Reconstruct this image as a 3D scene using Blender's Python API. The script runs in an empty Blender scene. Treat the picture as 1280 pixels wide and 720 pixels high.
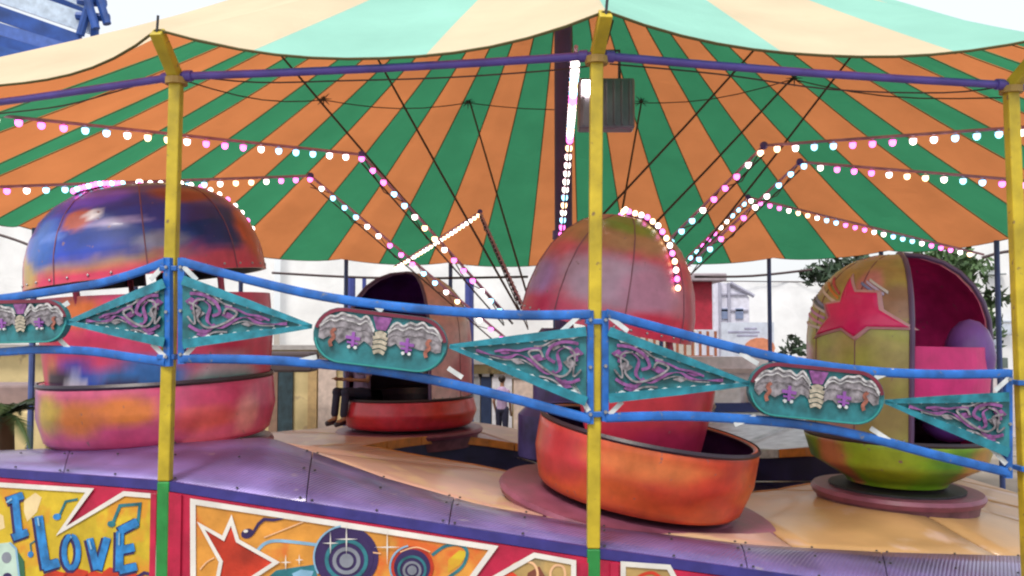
import bpy, bmesh, math, random
from math import sin, cos, pi, radians as R, sqrt, atan2
from mathutils import Vector, Matrix, noise
random.seed(7)
sc = bpy.context.scene
col = sc.collection
# ---------------------------------------------------------------- camera, world, sun, exposure
EZ = 2.9                       # eye height
FPX = 1108.0                   # focal length in pixels of a 1280 wide picture
PITCH = math.atan(50 / FPX)
cam = bpy.data.cameras.new('camera'); camo = bpy.data.objects.new('camera', cam); col.objects.link(camo)
camo.location = (0, 0, EZ); camo.rotation_euler = (pi / 2 + PITCH, 0, 0)
cam.sensor_width = 36; cam.lens = FPX / 1280 * 36; cam.clip_start = 0.05; cam.clip_end = 3000
sc.camera = camo
w = bpy.data.worlds.new('World'); sc.world = w; w.use_nodes = True
wn = w.node_tree.nodes; wl = w.node_tree.links
SUN_EL, SUN_AZ = R(58), R(205)           # azimuth clockwise from +Y
sky = wn.new('ShaderNodeTexSky'); sky.sky_type = 'NISHITA'; sky.sun_disc = False
sky.sun_elevation = SUN_EL; sky.sun_rotation = SUN_AZ; sky.air_density = 1.0; sky.dust_density = 6.0; sky.ozone_density = 0.6
bg = wn['Background']; bg.inputs['Strength'].default_value = 0.15
# bright white overcast: the clear sky seen through an even cloud layer
cm = wn.new('ShaderNodeMix'); cm.data_type = 'RGBA'; cm.inputs['Factor'].default_value = .78
sc.cycles.pixel_filter_type = 'BLACKMAN_HARRIS'; sc.cycles.filter_width = 2.2
wl.new(sky.outputs[0], cm.inputs['A']); cm.inputs['B'].default_value = (4.3, 4.4, 4.5, 1)
wl.new(cm.outputs['Result'], bg.inputs['Color'])
sun = bpy.data.lights.new('sun', 'SUN'); suno = bpy.data.objects.new('sun', sun); col.objects.link(suno)
sun.energy = 1.5; sun.angle = R(12); sun.color = (1, .95, .87)
d = Vector((sin(SUN_AZ) * cos(SUN_EL), cos(SUN_AZ) * cos(SUN_EL), sin(SUN_EL)))
suno.rotation_euler = d.to_track_quat('Z', 'Y').to_euler(); suno.location = (0, 0, 30)
sc.view_settings.view_transform = 'Standard'; sc.view_settings.look = 'None'
sc.view_settings.exposure = .80; sc.view_settings.gamma = 1

# ---------------------------------------------------------------- surveying: turn a bearing of the photograph and a distance into a place
def ray(px, py):
    a = (px - 640) / FPX; b = (360 - py) / FPX
    return Vector((a, cos(PITCH) - b * sin(PITCH), b * cos(PITCH) + sin(PITCH)))
def P(px, py, y):
    r = ray(px, py); return Vector((0, 0, EZ)) + r * (y / r.y)

# ---------------------------------------------------------------- materials
MATS = {}
def mat(name, c, rough=.5, metal=0, var=.12, scale=6, bump=.15, bscale=40, coat=0, attr=None, spots=None):
    if name in MATS: return MATS[name]
    m = bpy.data.materials.new(name); MATS[name] = m; m.use_nodes = True
    n, l = m.node_tree.nodes, m.node_tree.links; b = n['Principled BSDF']
    b.inputs['Roughness'].default_value = rough; b.inputs['Metallic'].default_value = metal
    if coat: b.inputs['Coat Weight'].default_value = coat; b.inputs['Coat Roughness'].default_value = .12
    tc = n.new('ShaderNodeTexCoord')
    nz = n.new('ShaderNodeTexNoise'); nz.inputs['Scale'].default_value = scale; nz.inputs['Detail'].default_value = 6
    l.new(tc.outputs['Object'], nz.inputs['Vector'])
    mp = n.new('ShaderNodeMapRange'); mp.inputs[1].default_value = .3; mp.inputs[2].default_value = .7
    mp.inputs[3].default_value = 1 - var * 1.6; mp.inputs[4].default_value = 1 + var
    l.new(nz.outputs[0], mp.inputs[0])
    mx = n.new('ShaderNodeVectorMath'); mx.operation = 'SCALE'
    if attr:
        at = n.new('ShaderNodeAttribute'); at.attribute_name = attr; l.new(at.outputs['Color'], mx.inputs[0])
    else: mx.inputs[0].default_value = c
    l.new(mp.outputs[0], mx.inputs['Scale'])
    out = mx.outputs[0]
    if spots:
        n2 = n.new('ShaderNodeTexNoise'); n2.inputs['Scale'].default_value = spots[1]; n2.inputs['Detail'].default_value = 8
        l.new(tc.outputs['Object'], n2.inputs['Vector'])
        cr = n.new('ShaderNodeMapRange'); cr.inputs[1].default_value = spots[2]; cr.inputs[2].default_value = spots[2] + .08
        l.new(n2.outputs[0], cr.inputs[0])
        mm = n.new('ShaderNodeMix'); mm.data_type = 'RGBA'; l.new(cr.outputs[0], mm.inputs['Factor'])
        l.new(out, mm.inputs['A']); mm.inputs['B'].default_value = (*spots[0], 1); out = mm.outputs['Result']
    l.new(out, b.inputs['Base Color'])
    rr = n.new('ShaderNodeMapRange'); rr.inputs[3].default_value = rough * .8; rr.inputs[4].default_value = min(1, rough * 1.25)
    l.new(nz.outputs[0], rr.inputs[0]); l.new(rr.outputs[0], b.inputs['Roughness'])
    if bump:
        nb = n.new('ShaderNodeTexNoise'); nb.inputs['Scale'].default_value = bscale; nb.inputs['Detail'].default_value = 4
        l.new(tc.outputs['Object'], nb.inputs['Vector'])
        bp = n.new('ShaderNodeBump'); bp.inputs['Strength'].default_value = bump; bp.inputs['Distance'].default_value = .01
        l.new(nb.outputs[0], bp.inputs['Height']); l.new(bp.outputs[0], b.inputs['Normal'])
    return m
def emit(name, c, s):
    m = bpy.data.materials.new(name); m.use_nodes = True; n, l = m.node_tree.nodes, m.node_tree.links
    b = n['Principled BSDF']; b.inputs['Base Color'].default_value = (*c, 1)
    b.inputs['Emission Color'].default_value = (*c, 1); b.inputs['Emission Strength'].default_value = s; return m
def cloth(name, outer, inner, trans, tw=.5):
    m = bpy.data.materials.new(name); m.use_nodes = True; n, l = m.node_tree.nodes, m.node_tree.links
    n.remove(n['Principled BSDF']); o = n['Material Output']
    geo = n.new('ShaderNodeNewGeometry'); tc = n.new('ShaderNodeTexCoord')
    nz = n.new('ShaderNodeTexNoise'); nz.inputs['Scale'].default_value = 1.3; nz.inputs['Detail'].default_value = 7
    l.new(tc.outputs['Object'], nz.inputs['Vector'])
    mp = n.new('ShaderNodeMapRange'); mp.inputs[1].default_value = .25; mp.inputs[2].default_value = .75; mp.inputs[3].default_value = .88; mp.inputs[4].default_value = 1.08
    l.new(nz.outputs[0], mp.inputs[0])
    mm = n.new('ShaderNodeMix'); mm.data_type = 'RGBA'; l.new(geo.outputs['Backfacing'], mm.inputs['Factor'])
    mm.inputs['A'].default_value = (*outer, 1); mm.inputs['B'].default_value = (*inner, 1)
    sc1 = n.new('ShaderNodeVectorMath'); sc1.operation = 'SCALE'; l.new(mm.outputs['Result'], sc1.inputs[0]); l.new(mp.outputs[0], sc1.inputs['Scale'])
    sc2 = n.new('ShaderNodeVectorMath'); sc2.operation = 'SCALE'; sc2.inputs[0].default_value = trans; l.new(mp.outputs[0], sc2.inputs['Scale'])
    df = n.new('ShaderNodeBsdfDiffuse'); tr = n.new('ShaderNodeBsdfTranslucent'); l.new(sc1.outputs[0], df.inputs[0]); l.new(sc2.outputs[0], tr.inputs[0])
    nw = n.new('ShaderNodeTexNoise'); nw.inputs['Scale'].default_value = 1.6; nw.inputs['Detail'].default_value = 5; nw.inputs['Distortion'].default_value = 1.0
    l.new(tc.outputs['Object'], nw.inputs['Vector'])
    bp = n.new('ShaderNodeBump'); bp.inputs['Strength'].default_value = .4; bp.inputs['Distance'].default_value = .06; l.new(bp.outputs[0], tr.inputs['Normal'])
    l.new(nw.outputs[0], bp.inputs['Height']); l.new(bp.outputs[0], df.inputs['Normal'])
    ms = n.new('ShaderNodeMixShader'); ms.inputs[0].default_value = tw
    l.new(df.outputs[0], ms.inputs[1]); l.new(tr.outputs[0], ms.inputs[2]); l.new(ms.outputs[0], o.inputs[0]); return m

# ---------------------------------------------------------------- mesh helpers
class MB:
    def __init__(s): s.v = []; s.f = []; s.c = []
    def add(s, vs, fs, c=None):
        o = len(s.v); s.v += [tuple(v) for v in vs]; s.f += [tuple(i + o for i in f) for f in fs]
        if c is not None: s.c += [c] * len(vs)
    def box(s, c, size, rot=None):
        hx, hy, hz = [q / 2 for q in size]
        vs = [Vector((x, y, z)) for x in (-hx, hx) for y in (-hy, hy) for z in (-hz, hz)]
        if rot is not None: vs = [rot @ v for v in vs]
        s.add([v + Vector(c) for v in vs], [(0, 1, 3, 2), (4, 6, 7, 5), (0, 4, 5, 1), (2, 3, 7, 6), (0, 2, 6, 4), (1, 5, 7, 3)]); return s
    def tube(s, pts, r, n=8, cap=True, flat=None):
        pts = [Vector(p) for p in pts]; rs = r if isinstance(r, (list, tuple)) else [r] * len(pts)
        rings = []; ref = None
        for i, p in enumerate(pts):
            t = (pts[min(i + 1, len(pts) - 1)] - pts[max(i - 1, 0)]).normalized()
            if ref is None: ref = Vector((0, 0, 1)) if abs(t.z) < .9 else Vector((0, 1, 0))
            a = t.cross(ref).normalized(); b = a.cross(t).normalized(); ref = b
            off = pi / n if n == 4 else 0
            fa, fb = flat if flat else (1, 1)
            rings.append([p + a * cos(2 * pi * k / n + off) * rs[i] * fa + b * sin(2 * pi * k / n + off) * rs[i] * fb for k in range(n)])
        fs = []
        for i in range(len(pts) - 1):
            for k in range(n): fs.append((i * n + k, i * n + (k + 1) % n, (i + 1) * n + (k + 1) % n, (i + 1) * n + k))
        if cap: fs.append(tuple(range(n))[::-1]); fs.append(tuple((len(pts) - 1) * n + k for k in range(n)))
        s.add([v for rg in rings for v in rg], fs); return s
    def lathe(s, prof, n=24, a0=0, a1=2 * pi, c=(0, 0, 0), sx=1, sy=1):
        full = abs(a1 - a0 - 2 * pi) < 1e-6; m = n if full else n + 1; vs = []
        for r_, z in prof:
            for k in range(m):
                a = a0 + (a1 - a0) * k / n; vs.append((c[0] + r_ * cos(a) * sx, c[1] + r_ * sin(a) * sy, c[2] + z))
        fs = []
        for i in range(len(prof) - 1):
            for k in range(n):
                k2 = (k + 1) % m; fs.append((i * m + k, i * m + k2, (i + 1) * m + k2, (i + 1) * m + k))
        s.add(vs, fs); return s
    def prism(s, pts, nrm, th):
        pts = [Vector(p) for p in pts]; n = len(pts); nv = Vector(nrm).normalized()
        ar = Vector((0, 0, 0))
        for i in range(n): ar += pts[i].cross(pts[(i + 1) % n])
        if ar.dot(nv) < 0: pts = pts[::-1]
        s.add(pts + [p - nv * th for p in pts], [tuple(range(n)), tuple(range(n, 2 * n))[::-1]] + [(i, i + n, (i + 1) % n + n, (i + 1) % n) for i in range(n)]); return s
    def ico(s, c, r, seg=8, ring=5, sz=1):
        prof = [(max(1e-4, r * sin(pi * i / ring)), -r * cos(pi * i / ring) * sz) for i in range(ring + 1)]
        return s.lathe(prof, seg, c=c)
    def mesh(s, name, smooth=False):
        me = bpy.data.meshes.new(name); me.from_pydata(s.v, [], s.f); me.update()
        if smooth:
            for p in me.polygons: p.use_smooth = True
            if smooth != 'all':
                try: me.set_sharp_from_angle(angle=R(40))
                except Exception: pass
        return me
    def build(s, name, m=None, parent=None, smooth=False, bevel=0):
        me = s.mesh(name, smooth); o = bpy.data.objects.new(name, me); col.objects.link(o)
        if m: me.materials.append(m)
        if parent: o.parent = parent
        if bevel:
            b = o.modifiers.new('bevel', 'BEVEL'); b.width = bevel; b.segments = 2; b.limit_method = 'ANGLE'
        return o
def tag(o, label=None, cat=None, group=None, kind=None):
    if label: o['label'] = label
    if cat: o['category'] = cat
    if group: o['group'] = group
    if kind: o['kind'] = kind
    return o
def empty(name, loc=(0, 0, 0), rz=0):
    o = bpy.data.objects.new(name, None); col.objects.link(o); o.location = loc; o.rotation_euler = (0, 0, rz); o.empty_display_size = .1
    return o
def thing(name, label, cat, loc=(0, 0, 0), rz=0, group=None): return tag(empty(name, loc, rz), label, cat, group)
def inst(me, name, parent, loc=(0, 0, 0), rot=None, m=None):
    o = bpy.data.objects.new(name, me); col.objects.link(o); o.parent = parent; o.location = loc
    if rot is not None: o.rotation_euler = rot
    return o

# ---------------------------------------------------------------- palette
yellow = mat('yellow_paint', (.50, .38, .02), .42, bump=.2, var=.25, scale=5, spots=((.20, .13, .05), 22, .64))
green_p = mat('green_paint', (.02, .24, .05), .45, var=.25, spots=((.10, .12, .05), 22, .64))
blue = mat('blue_paint', (.015, .13, .48), .4, var=.3, scale=8, spots=((.12, .15, .22), 26, .64))
violet = mat('violet_paint', (.10, .07, .36), .4, var=.15)
teal = mat('teal_paint', (.02, .17, .20), .4, var=.35, scale=9)
white_p = mat('white_paint', (.60, .64, .66), .45, var=.15, scale=14, spots=((.35, .33, .32), 26, .66))
crimson = mat('crimson_paint', (.43, .008, .05), .5, var=.25, scale=5, spots=((.25, .03, .08), 18, .66))
navy = mat('navy_paint', (.018, .014, .075), .4, var=.3, scale=3)
dark = mat('dark_steel', (.03, .03, .035), .55, var=.3)
steel = mat('bare_steel', (.45, .46, .48), .35, .8, var=.25)
silver = mat('silver_paint', (.29, .27, .30), .4, .4, var=.4, scale=30)
purple_r = mat('purple_relief', (.22, .07, .24), .4, var=.35, scale=30)
maroon = mat('maroon_paint', (.16, .015, .04), .4, var=.2)
cream_r = mat('cream_relief', (.42, .38, .30), .5, var=.3, scale=40)
rust_r = mat('rust_relief', (.30, .10, .07), .5, var=.3, scale=40)
cable_m = mat('cable_rubber', (.05, .025, .03), .6, bump=0)
concrete = mat('concrete', (.30, .29, .28), .85, var=.2)
arm_m = mat('pink_violet_beam', (.50, .26, .42), .4, var=.2)

# ================================================================ SETTING
g = MB(); n = 40
for i in range(n + 1):
    for j in range(n + 1): g.v.append((-400 + 800 * i / n, -300 + 1300 * j / n, 0))
for i in range(n):
    for j in range(n): a = i * (n + 1) + j; g.f.append((a, a + n + 1, a + n + 2, a + 1))
tag(g.build('ground', mat('dusty_ground', (.27, .23, .19), .95, var=.3, scale=.6, bump=.5, bscale=12, spots=((.16, .14, .12), 1.2, .55))), kind='structure')

# ================================================================ TENT POSTS: where they stand
TC = Vector((.72, 12.5)); NP = 20
base = {0: (-4.42, 6.3), 1: (-2.03, 5.30), 2: (.478, 4.95), 3: (3.045, 5.35)}
zc = {0: 1.50, 1: 1.51 - .02, 2: 1.51, 3: 1.45}                          # ring beam height above the eye
def ang(p): return atan2(p[1] - TC.y, p[0] - TC.x)
a3, a0 = ang(base[3]), ang(base[0]); a0 += 2 * pi
TR = 7.7
for k in range(4, NP):
    t = (k - 3) / (NP - 3); a = a3 + (a0 - a3) * t
    rr = TR * min(1, 1) ; base[k] = (TC.x + rr * cos(a), TC.y + rr * sin(a))
tip = {}
for k in range(NP):
    b = Vector(base[k]); dd = (b - TC).normalized()
    tip[k] = Vector((*(b + dd * .25), EZ + 1.50))
tip[0] = P(-165, 88, 6.05); tip[1] = P(196, 36, 5.08); tip[2] = P(757, 13, 4.74); tip[3] = P(1316, 44, 5.12)
tip[4] = Vector((*((Vector(base[4]) - TC) * 1.03 + TC), EZ + 1.62)); tip[19] = Vector((*((Vector(base[19]) - TC) * 1.03 + TC), EZ + 1.52))
APEX = Vector((TC.x + .09, TC.y, EZ + 6.25))
def hem(t):
    t = t % NP; i = int(t); u = t - i; a, b = tip[i], tip[(i + 1) % NP]
    s = 1 - abs(2 * u - 1) ** 2.3; p = a.lerp(b, u)
    sag = (.16, .165, .13)[i] if i in (0, 1, 2) else .10
    inward = (Vector((TC.x, TC.y, p.z)) - p).normalized()
    return p - Vector((0, 0, sag * s)) + inward * (.16 * s)
canvas_cream = cloth('canvas_orange_paled_sunlit_outside', (.88, .80, .58), (.53, .19, .08), (.70, .25, .09), .47)  # outer colour of the orange cloth paled to hold the glare of the sun
canvas_mint = cloth('canvas_green_paled_sunlit_outside', (.45, .86, .74), (.05, .20, .10), (.05, .29, .14), .47)  # green cloth, its sunlit glare put into the mint outer colour
seam_g = cloth('seam_tape_canvas', (.20, .30, .16), (.16, .14, .07), (.2, .2, .08), .3)
tent = thing('striped_canopy', 'big striped conical canopy roof over the ride, orange and green inside, paled to sunlit cream and mint outside', 'canopy', (TC.x, TC.y, EZ + 1.5))
bounds = [-.6, 1.2, 1.6, 2.0, 2.4, 2.8, 3.2] + [3.2 + 16.2 * k / 34 for k in range(1, 35)]
for gi in range(len(bounds) - 1):
    t0, t1 = bounds[gi], bounds[gi + 1]; m = MB(); na = 10; nr = 18
    for r_ in range(nr + 1):
        s = r_ / nr
        for a in range(na + 1):
            t = t0 + (t1 - t0) * a / na; h = hem(t); p = APEX.lerp(h, s)
            i = int(t % NP); u = (t % NP) - i
            # canvas sags a little between the apex and the rim, the scallop only near the rim
            hm = tip[i].lerp(tip[(i + 1) % NP], u); q = APEX.lerp(hm, s)
            p = q.lerp(p, s ** 3)
            p.z -= .32 * sin(pi * s) ** 1.0 * s * .8 + .012 * sin(pi * a / na) * s
            p.z += .03 * noise.noise(Vector((p.x * .7, p.y * .7, .2))) * sin(pi * s)
            m.v.append(tuple(p - Vector((TC.x, TC.y, EZ + 1.5))))
    for r_ in range(nr):
        for a in range(na):
            q = r_ * (na + 1) + a; m.f.append((q, q + na + 1, q + na + 2, q + 1))
    m.build('canvas_gore', canvas_cream if gi % 2 == 0 else canvas_mint, tent, smooth='all')
    # stitched seam tape along the edge of the gore, on the underside
    sm = MB(); k_ = na; e_ = [Vector(m.v[r_ * (na + 1)]) - Vector((0, 0, .012)) for r_ in range(nr + 1)]
    sm.tube(e_, .009, 4, cap=False, flat=(1.4, .4)); sm.build('seam_tape', seam_g, tent)
hb = MB().tube([hem(NP * k / 240) - Vector((TC.x, TC.y, EZ + 1.5)) - Vector((0, 0, .006)) for k in range(241)], .009, 5, cap=False)
hb.build('hem_rope', seam_g, tent, smooth=True)

def roof_hit(px, py, far=True):
    r = ray(px, py); best = None
    for k in range(2000):
        y = 5.5 + k * .008; p = Vector((0, 0, EZ)) + r * (y / r.y)
        dx, dy = p.x - TC.x, p.y - TC.y; rad = sqrt(dx * dx + dy * dy)
        z = EZ + 6.25 - (6.25 - 1.5) * rad / 7.9 - .25 * sin(pi * min(1, rad / 7.9)) * rad / 7.9
        if p.z >= z - .03 and y > 7: return p
    return Vector((0, 0, EZ)) + r * (18 / r.y)

# posts
deckz = {0: -.93, 1: -.909, 2: -1.215, 3: -1.66}
lean = {0: 0, 1: -.025, 2: -.03, 3: .04}
plab = {0: 'yellow canopy post just outside the left edge of the view', 1: 'bent topped yellow canopy post on the left in front of the blue domed car',
        2: 'yellow canopy post in the middle of the front, carrying the highest point of the hem', 3: 'yellow canopy post at the right edge beside the green star car'}
for k in range(4):
    bx, by = base[k]; dz = EZ + deckz[k]
    o = thing('canopy_post', plab[k], 'post', (bx, by, 0), group='yellow canopy posts along the front')
    topc = Vector((0 - lean[k] * -.0, 0, EZ + zc[k]))
    botx = lean[k]
    def xat(z): return botx * (1 - (z - dz) / (topc.z - dz)) if z > dz else botx
    MB().tube([(xat(dz), 0, dz + .006), (0, 0, topc.z)], .050, 4).build('post_shaft', yellow, o, bevel=.008)
    MB().tube([(botx, 0, 0), (botx, 0, dz + .004)], .0505, 4).build('post_foot', green_p, o, bevel=.008)
    for zz in ((-.28, -.95) if k == 0 else ((P(216, 336, by).z - EZ, P(216, 446, by).z - EZ) if k == 1 else ((P(747, 402, by).z - EZ, P(747, 517, by).z - EZ) if k == 2 else (P(1270, 478, by).z - EZ, P(1270, 585, by).z - EZ)))):
        MB().box((xat(EZ + zz), 0, EZ + zz), (.105, .105, .03)).build('clamp_band', blue, o, bevel=.004)
    MB().tube([(0, 0, topc.z - .02), (0, 0, topc.z + .02)], .066, 12).build('collar', mat('ochre_collar', (.35, .22, .05), .5), o)
    tp = tip[k] - Vector((bx, by, 0)) - Vector((0, 0, .015))
    MB().tube([(0, 0, topc.z + .02), tuple(tp)], .050, 4).build('bent_arm', yellow, o, bevel=.006)
    MB().tube([tuple(tp - Vector((0, 0, .02))), tuple(tp + Vector((.01, -.01, .09)))], .008, 6).build('rope_pin', dark, o)
post_back = mat('blue_post_paint', (.06, .10, .30), .5)
ordn = ['first', 'second', 'third', 'fourth', 'fifth', 'sixth', 'seventh', 'eighth', 'ninth', 'tenth', 'eleventh', 'twelfth', 'thirteenth', 'fourteenth']
vis = sorted((base[k][0] / base[k][1], k) for k in range(4, NP) if 0 < 640 + FPX * base[k][0] / base[k][1] < 1280)
for vi, (_b, k) in enumerate(vis):
    bx, by = base[k]
    o = tag(MB().tube([(0, 0, 0), (0, 0, EZ + 1.46)], .045, 8).build('canopy_post', post_back), ordn[vi] + ' slim blue post from the left along the far rim of the striped canopy', 'post', 'slim blue posts round the far side of the canopy')
    o.location = (bx, by, 0)
# ring beams between the front posts
for i, lab in ((0, 'violet tubular beam under the canopy hem left of the bent yellow post'), (1, 'violet tubular beam between the left and the middle yellow posts'), (2, 'violet tubular beam between the middle and the right yellow posts'), (3, 'violet tubular beam running back from the right edge post')):
    a = Vector((*base[i], EZ + zc[i] + .03)); zb = EZ + (zc[i + 1] if i < 3 else 1.5) + .03; b = Vector((*base[i + 1], zb))
    dd = (b - a).normalized() * .05
    o = thing('ring_beam', lab, 'beam', tuple(a), group='violet beams under the canopy hem')
    mid = (a + b) / 2 + Vector((0, 0, -.012))
    MB().tube([(0, 0, 0) if k == 0 else tuple(v - a) for k, v in enumerate([a, a.lerp(mid, .5) - Vector((0, 0, .002)), mid, b.lerp(mid, .5) - Vector((0, 0, .002)), b])], .024, 10).build('beam_tube', violet, o, smooth=True)
    MB().tube([tuple(dd), tuple(dd * 2)], .034, 10).build('end_sleeve', violet, o, smooth=True)
    MB().tube([tuple(b - a - dd), tuple(b - a - dd * 2)], .034, 10).build('end_sleeve', violet, o, smooth=True)

# ================================================================ DECK RING (purple), ROTATING PLATFORM, PIT
def Z(px, py, y): return P(px, py, y)
outer = [Vector((base[19][0] - .2, base[19][1], EZ - 1.05)), Vector((base[0][0], base[0][1], EZ - .93)), Vector((*base[1], EZ - .909)), Vector((*base[2], EZ - 1.215)), Vector((*base[3], EZ - 1.66)), Vector((base[4][0], base[4][1], EZ - 1.75))]
innerp = [P(-420, 575, 8.6), P(-134, 562, 7.25), P(0, 563, 6.75), P(216, 554, 6.25), P(335, 546, 6.1), P(400, 568, 6.0), P(480, 597, 5.9), P(600, 631, 5.75), P(747, 658, 5.65), P(860, 671, 5.68), P(940, 681, 5.72), P(1100, 690, 5.9), P(1280, 695, 6.35), P(1480, 700, 7.3)]
def resamp(pts, n):
    L = [0]
    for a, b in zip(pts, pts[1:]): L.append(L[-1] + (b - a).length)
    out = []
    for k in range(n + 1):
        s = L[-1] * k / n; i = max(j for j in range(len(L)) if L[j] <= s + 1e-9); i = min(i, len(pts) - 2)
        out.append(pts[i].lerp(pts[i + 1], (s - L[i]) / (L[i + 1] - L[i])))
    return out
def at_bearing(pts, bx):          # point of a polyline at horizontal bearing x/y
    for a, b in zip(pts, pts[1:]):
        ba, bb = a.x / a.y, b.x / b.y
        if ba <= bx <= bb + 1e-9: return a.lerp(b, (bx - ba) / (bb - ba))
    return pts[0].copy() if bx < pts[0].x / pts[0].y else pts[-1].copy()
# checker plate material
def checker_mat(name, c, rough, coat=.3):
    m = mat(name, c, rough, .25, var=.25, scale=3, bump=0, coat=coat, spots=((.26, .22, .34), 9, .66)); n, l = m.node_tree.nodes, m.node_tree.links
    b = n['Principled BSDF']; tc = n.new('ShaderNodeTexCoord'); mp = n.new('ShaderNodeMapping'); mp.inputs['Rotation'].default_value = (0, 0, .5)
    l.new(tc.outputs['Object'], mp.inputs[0]); wv = n.new('ShaderNodeTexWave'); wv.inputs['Scale'].default_value = 14; wv.inputs['Distortion'].default_value = .6
    l.new(mp.outputs[0], wv.inputs['Vector'])
    bp = n.new('ShaderNodeBump'); bp.inputs['Strength'].default_value = .5; bp.inputs['Distance'].default_value = .006
    l.new(wv.outputs['Fac'], bp.inputs['Height']); l.new(bp.outputs[0], b.inputs['Normal'])
    return m
purple_deck = checker_mat('purple_tread_plate', (.19, .14, .38), .30)
SCREW = MB().lathe([(.001, .005), (.007, .003), (.009, -.004)], 8).mesh('deck_screw'); SCREW.materials.append(dark)
deck = thing('outer_deck', 'purple tread plate deck ring along the front edge of the ride', 'deck', (0, 0, EZ - 1.2))
DO = Vector((0, 0, EZ - 1.2))
bear = [o.x / o.y for o in outer]
for i in range(5):
    segs = 3
    for s in range(segs):
        m = MB(); rows = []
        for q in range(9):
            f = (s + q / 8 * .992 + .004) / segs; o3 = outer[i].lerp(outer[i + 1], f); bx = o3.x / o3.y
            bi = bear[i] + (bear[i + 1] - bear[i]) * f; i3 = at_bearing(innerp, bi)
            rows.append([o3.lerp(i3, c / 4) + Vector((0, 0, .03 * sin(pi * c / 4))) for c in range(5)])
        for r_ in rows: m.v += [tuple(v - DO) for v in r_]
        for q in range(8):
            for c in range(4): k = q * 5 + c; m.f.append((k, k + 5, k + 6, k + 1))
        nb = len(m.v)     # underside and edges
        m.v += [tuple(Vector(v) - Vector((0, 0, .02))) for v in m.v[:nb]]
        m.f += [tuple(x + nb for x in f)[::-1] for f in list(m.f)]
        for q in range(8): m.f.append((q * 5, q * 5 + nb, (q + 1) * 5 + nb, (q + 1) * 5)); m.f.append((q * 5 + 4, (q + 1) * 5 + 4, (q + 1) * 5 + 4 + nb, q * 5 + 4 + nb))
        tp_ = m.build('tread_plate', purple_deck, deck, smooth='all')
        for rr_ in (rows[0], rows[4], rows[8]):
            for c in (0, 2, 4):
                q0 = rr_[c].lerp(rows[4][2], .07) - DO; inst(SCREW, 'deck_screw', deck, tuple(q0 + Vector((0, 0, .012))))
    a, b = outer[i], outer[i + 1]; nn = Vector((b.y - a.y, a.x - b.x, 0)).normalized()
    if nn.y > 0: nn = -nn
    e = MB(); e.prism([a + nn * .025 - DO + Vector((0, 0, .006)), b + nn * .025 - DO + Vector((0, 0, .006)), b + nn * .025 - DO - Vector((0, 0, .05)), a + nn * .025 - DO - Vector((0, 0, .05))], nn, .023)
    e.build('edge_angle', blue if False else mat('dark_blue_edge', (.035, .03, .20), .4, var=.2), deck)

# platform annulus
PC = Vector((.6, 11.2)); IC = Vector((1.1, 11.2)); IR = 2.95
def ang2(p, c): return atan2(p.y - c.y, p.x - c.x)
octl = [P(-300, 600, 8.6), P(-60, 590, 7.3)] + [P(0, 575, 6.85), P(216, 557, 6.3), P(335, 549, 6.14), P(400, 570, 6.04), P(480, 599, 5.94), P(600, 633, 5.79), P(747, 659, 5.69), P(860, 672, 5.72), P(940, 681, 5.76), P(1100, 690.5, 5.94), P(1280, 697, 6.4), P(1480, 702, 7.35)]
octl += [Vector((6.0, 10.2, EZ - 1.95)), Vector((5.9, 12.4, EZ - 1.95)), P(1050, 531, 14.6), P(960, 527, 15.6), P(880, 530, 16.2), P(790, 546, 16.6), P(680, 543, 16.8), P(620, 531, 16.6), P(560, 523, 16.3), P(500, 527, 15.9), P(450, 531, 15.4), P(390, 536, 14.7), P(330, 541, 13.8), Vector((-4.3, 11.6, EZ - 1.9)), Vector((-4.5, 9.6, EZ - 1.8))]
ictl = []
for a, py in ((-90, 622), (-105, 600), (-120, 581), (-135, 569), (-150, 560), (-165, 558), (180, 557), (165, 553), (150, 548), (135, 543), (120, 549), (105, 558), (90, 566), (75, 565), (60, 563), (45, 563), (30, 563), (15, 560), (0, 560), (-15, 574), (-30, 591), (-45, 605), (-60, 619), (-75, 624)):
    x, y = IC.x + IR * cos(R(a)), IC.y + IR * sin(R(a)); ictl.append(P(640 + FPX * x / (y * cos(PITCH)) * 1.0, py, y)); ictl[-1].x = x
def interp(ctl, c):
    arr = sorted((ang2(p, c), p) for p in ctl); arr = [(a, p) for a, p in arr]
    def f(t):
        t = (t + pi) % (2 * pi) - pi
        for (a, p), (b, q) in zip(arr, arr[1:]):
            if a <= t <= b: return p.lerp(q, (t - a) / (b - a))
        a, p = arr[-1]; b, q = arr[0]; b += 2 * pi; tt = t if t >= a else t + 2 * pi
        return p.lerp(q, (tt - a) / (b - a))
    return f
class _S:  # makes sort stable for equal angles
    pass
fo_, fi_ = interp(octl, PC), interp(ictl, IC)
HILLS = [(P(1126, 606, 7.55), .23, 1.0), (P(796, 622, 6.55), .05, .9), (P(202, 549, 7.0), .03, .9)]
def hill(p):                       # the track humps that lift the plates under the cars
    q = p.copy()
    for c, h_, s_ in HILLS: q.z += h_ * math.exp(-((p.x - c.x) ** 2 + (p.y - c.y) ** 2) / (2 * (s_ * .75) ** 2))
    return q
def fo(t): return hill(fo_(t)) if False else fo_(t)
def fi(t): return hill(fi_(t))
tan = mat('tan_plate_paint', (.54, .32, .14), .42, var=.14, scale=1.6, coat=.2, spots=((.56, .38, .28), 2.2, .58))
pink_t = mat('pink_plate_paint', (.55, .31, .24), .42, var=.14, scale=1.6, coat=.2, spots=((.58, .38, .22), 2.5, .56))
mauve = mat('mauve_plate_paint', (.36, .16, .20), .42, var=.22, scale=2, coat=.2)
orange_lip = mat('orange_lip_paint', (.62, .22, .03), .45, var=.2)
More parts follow.
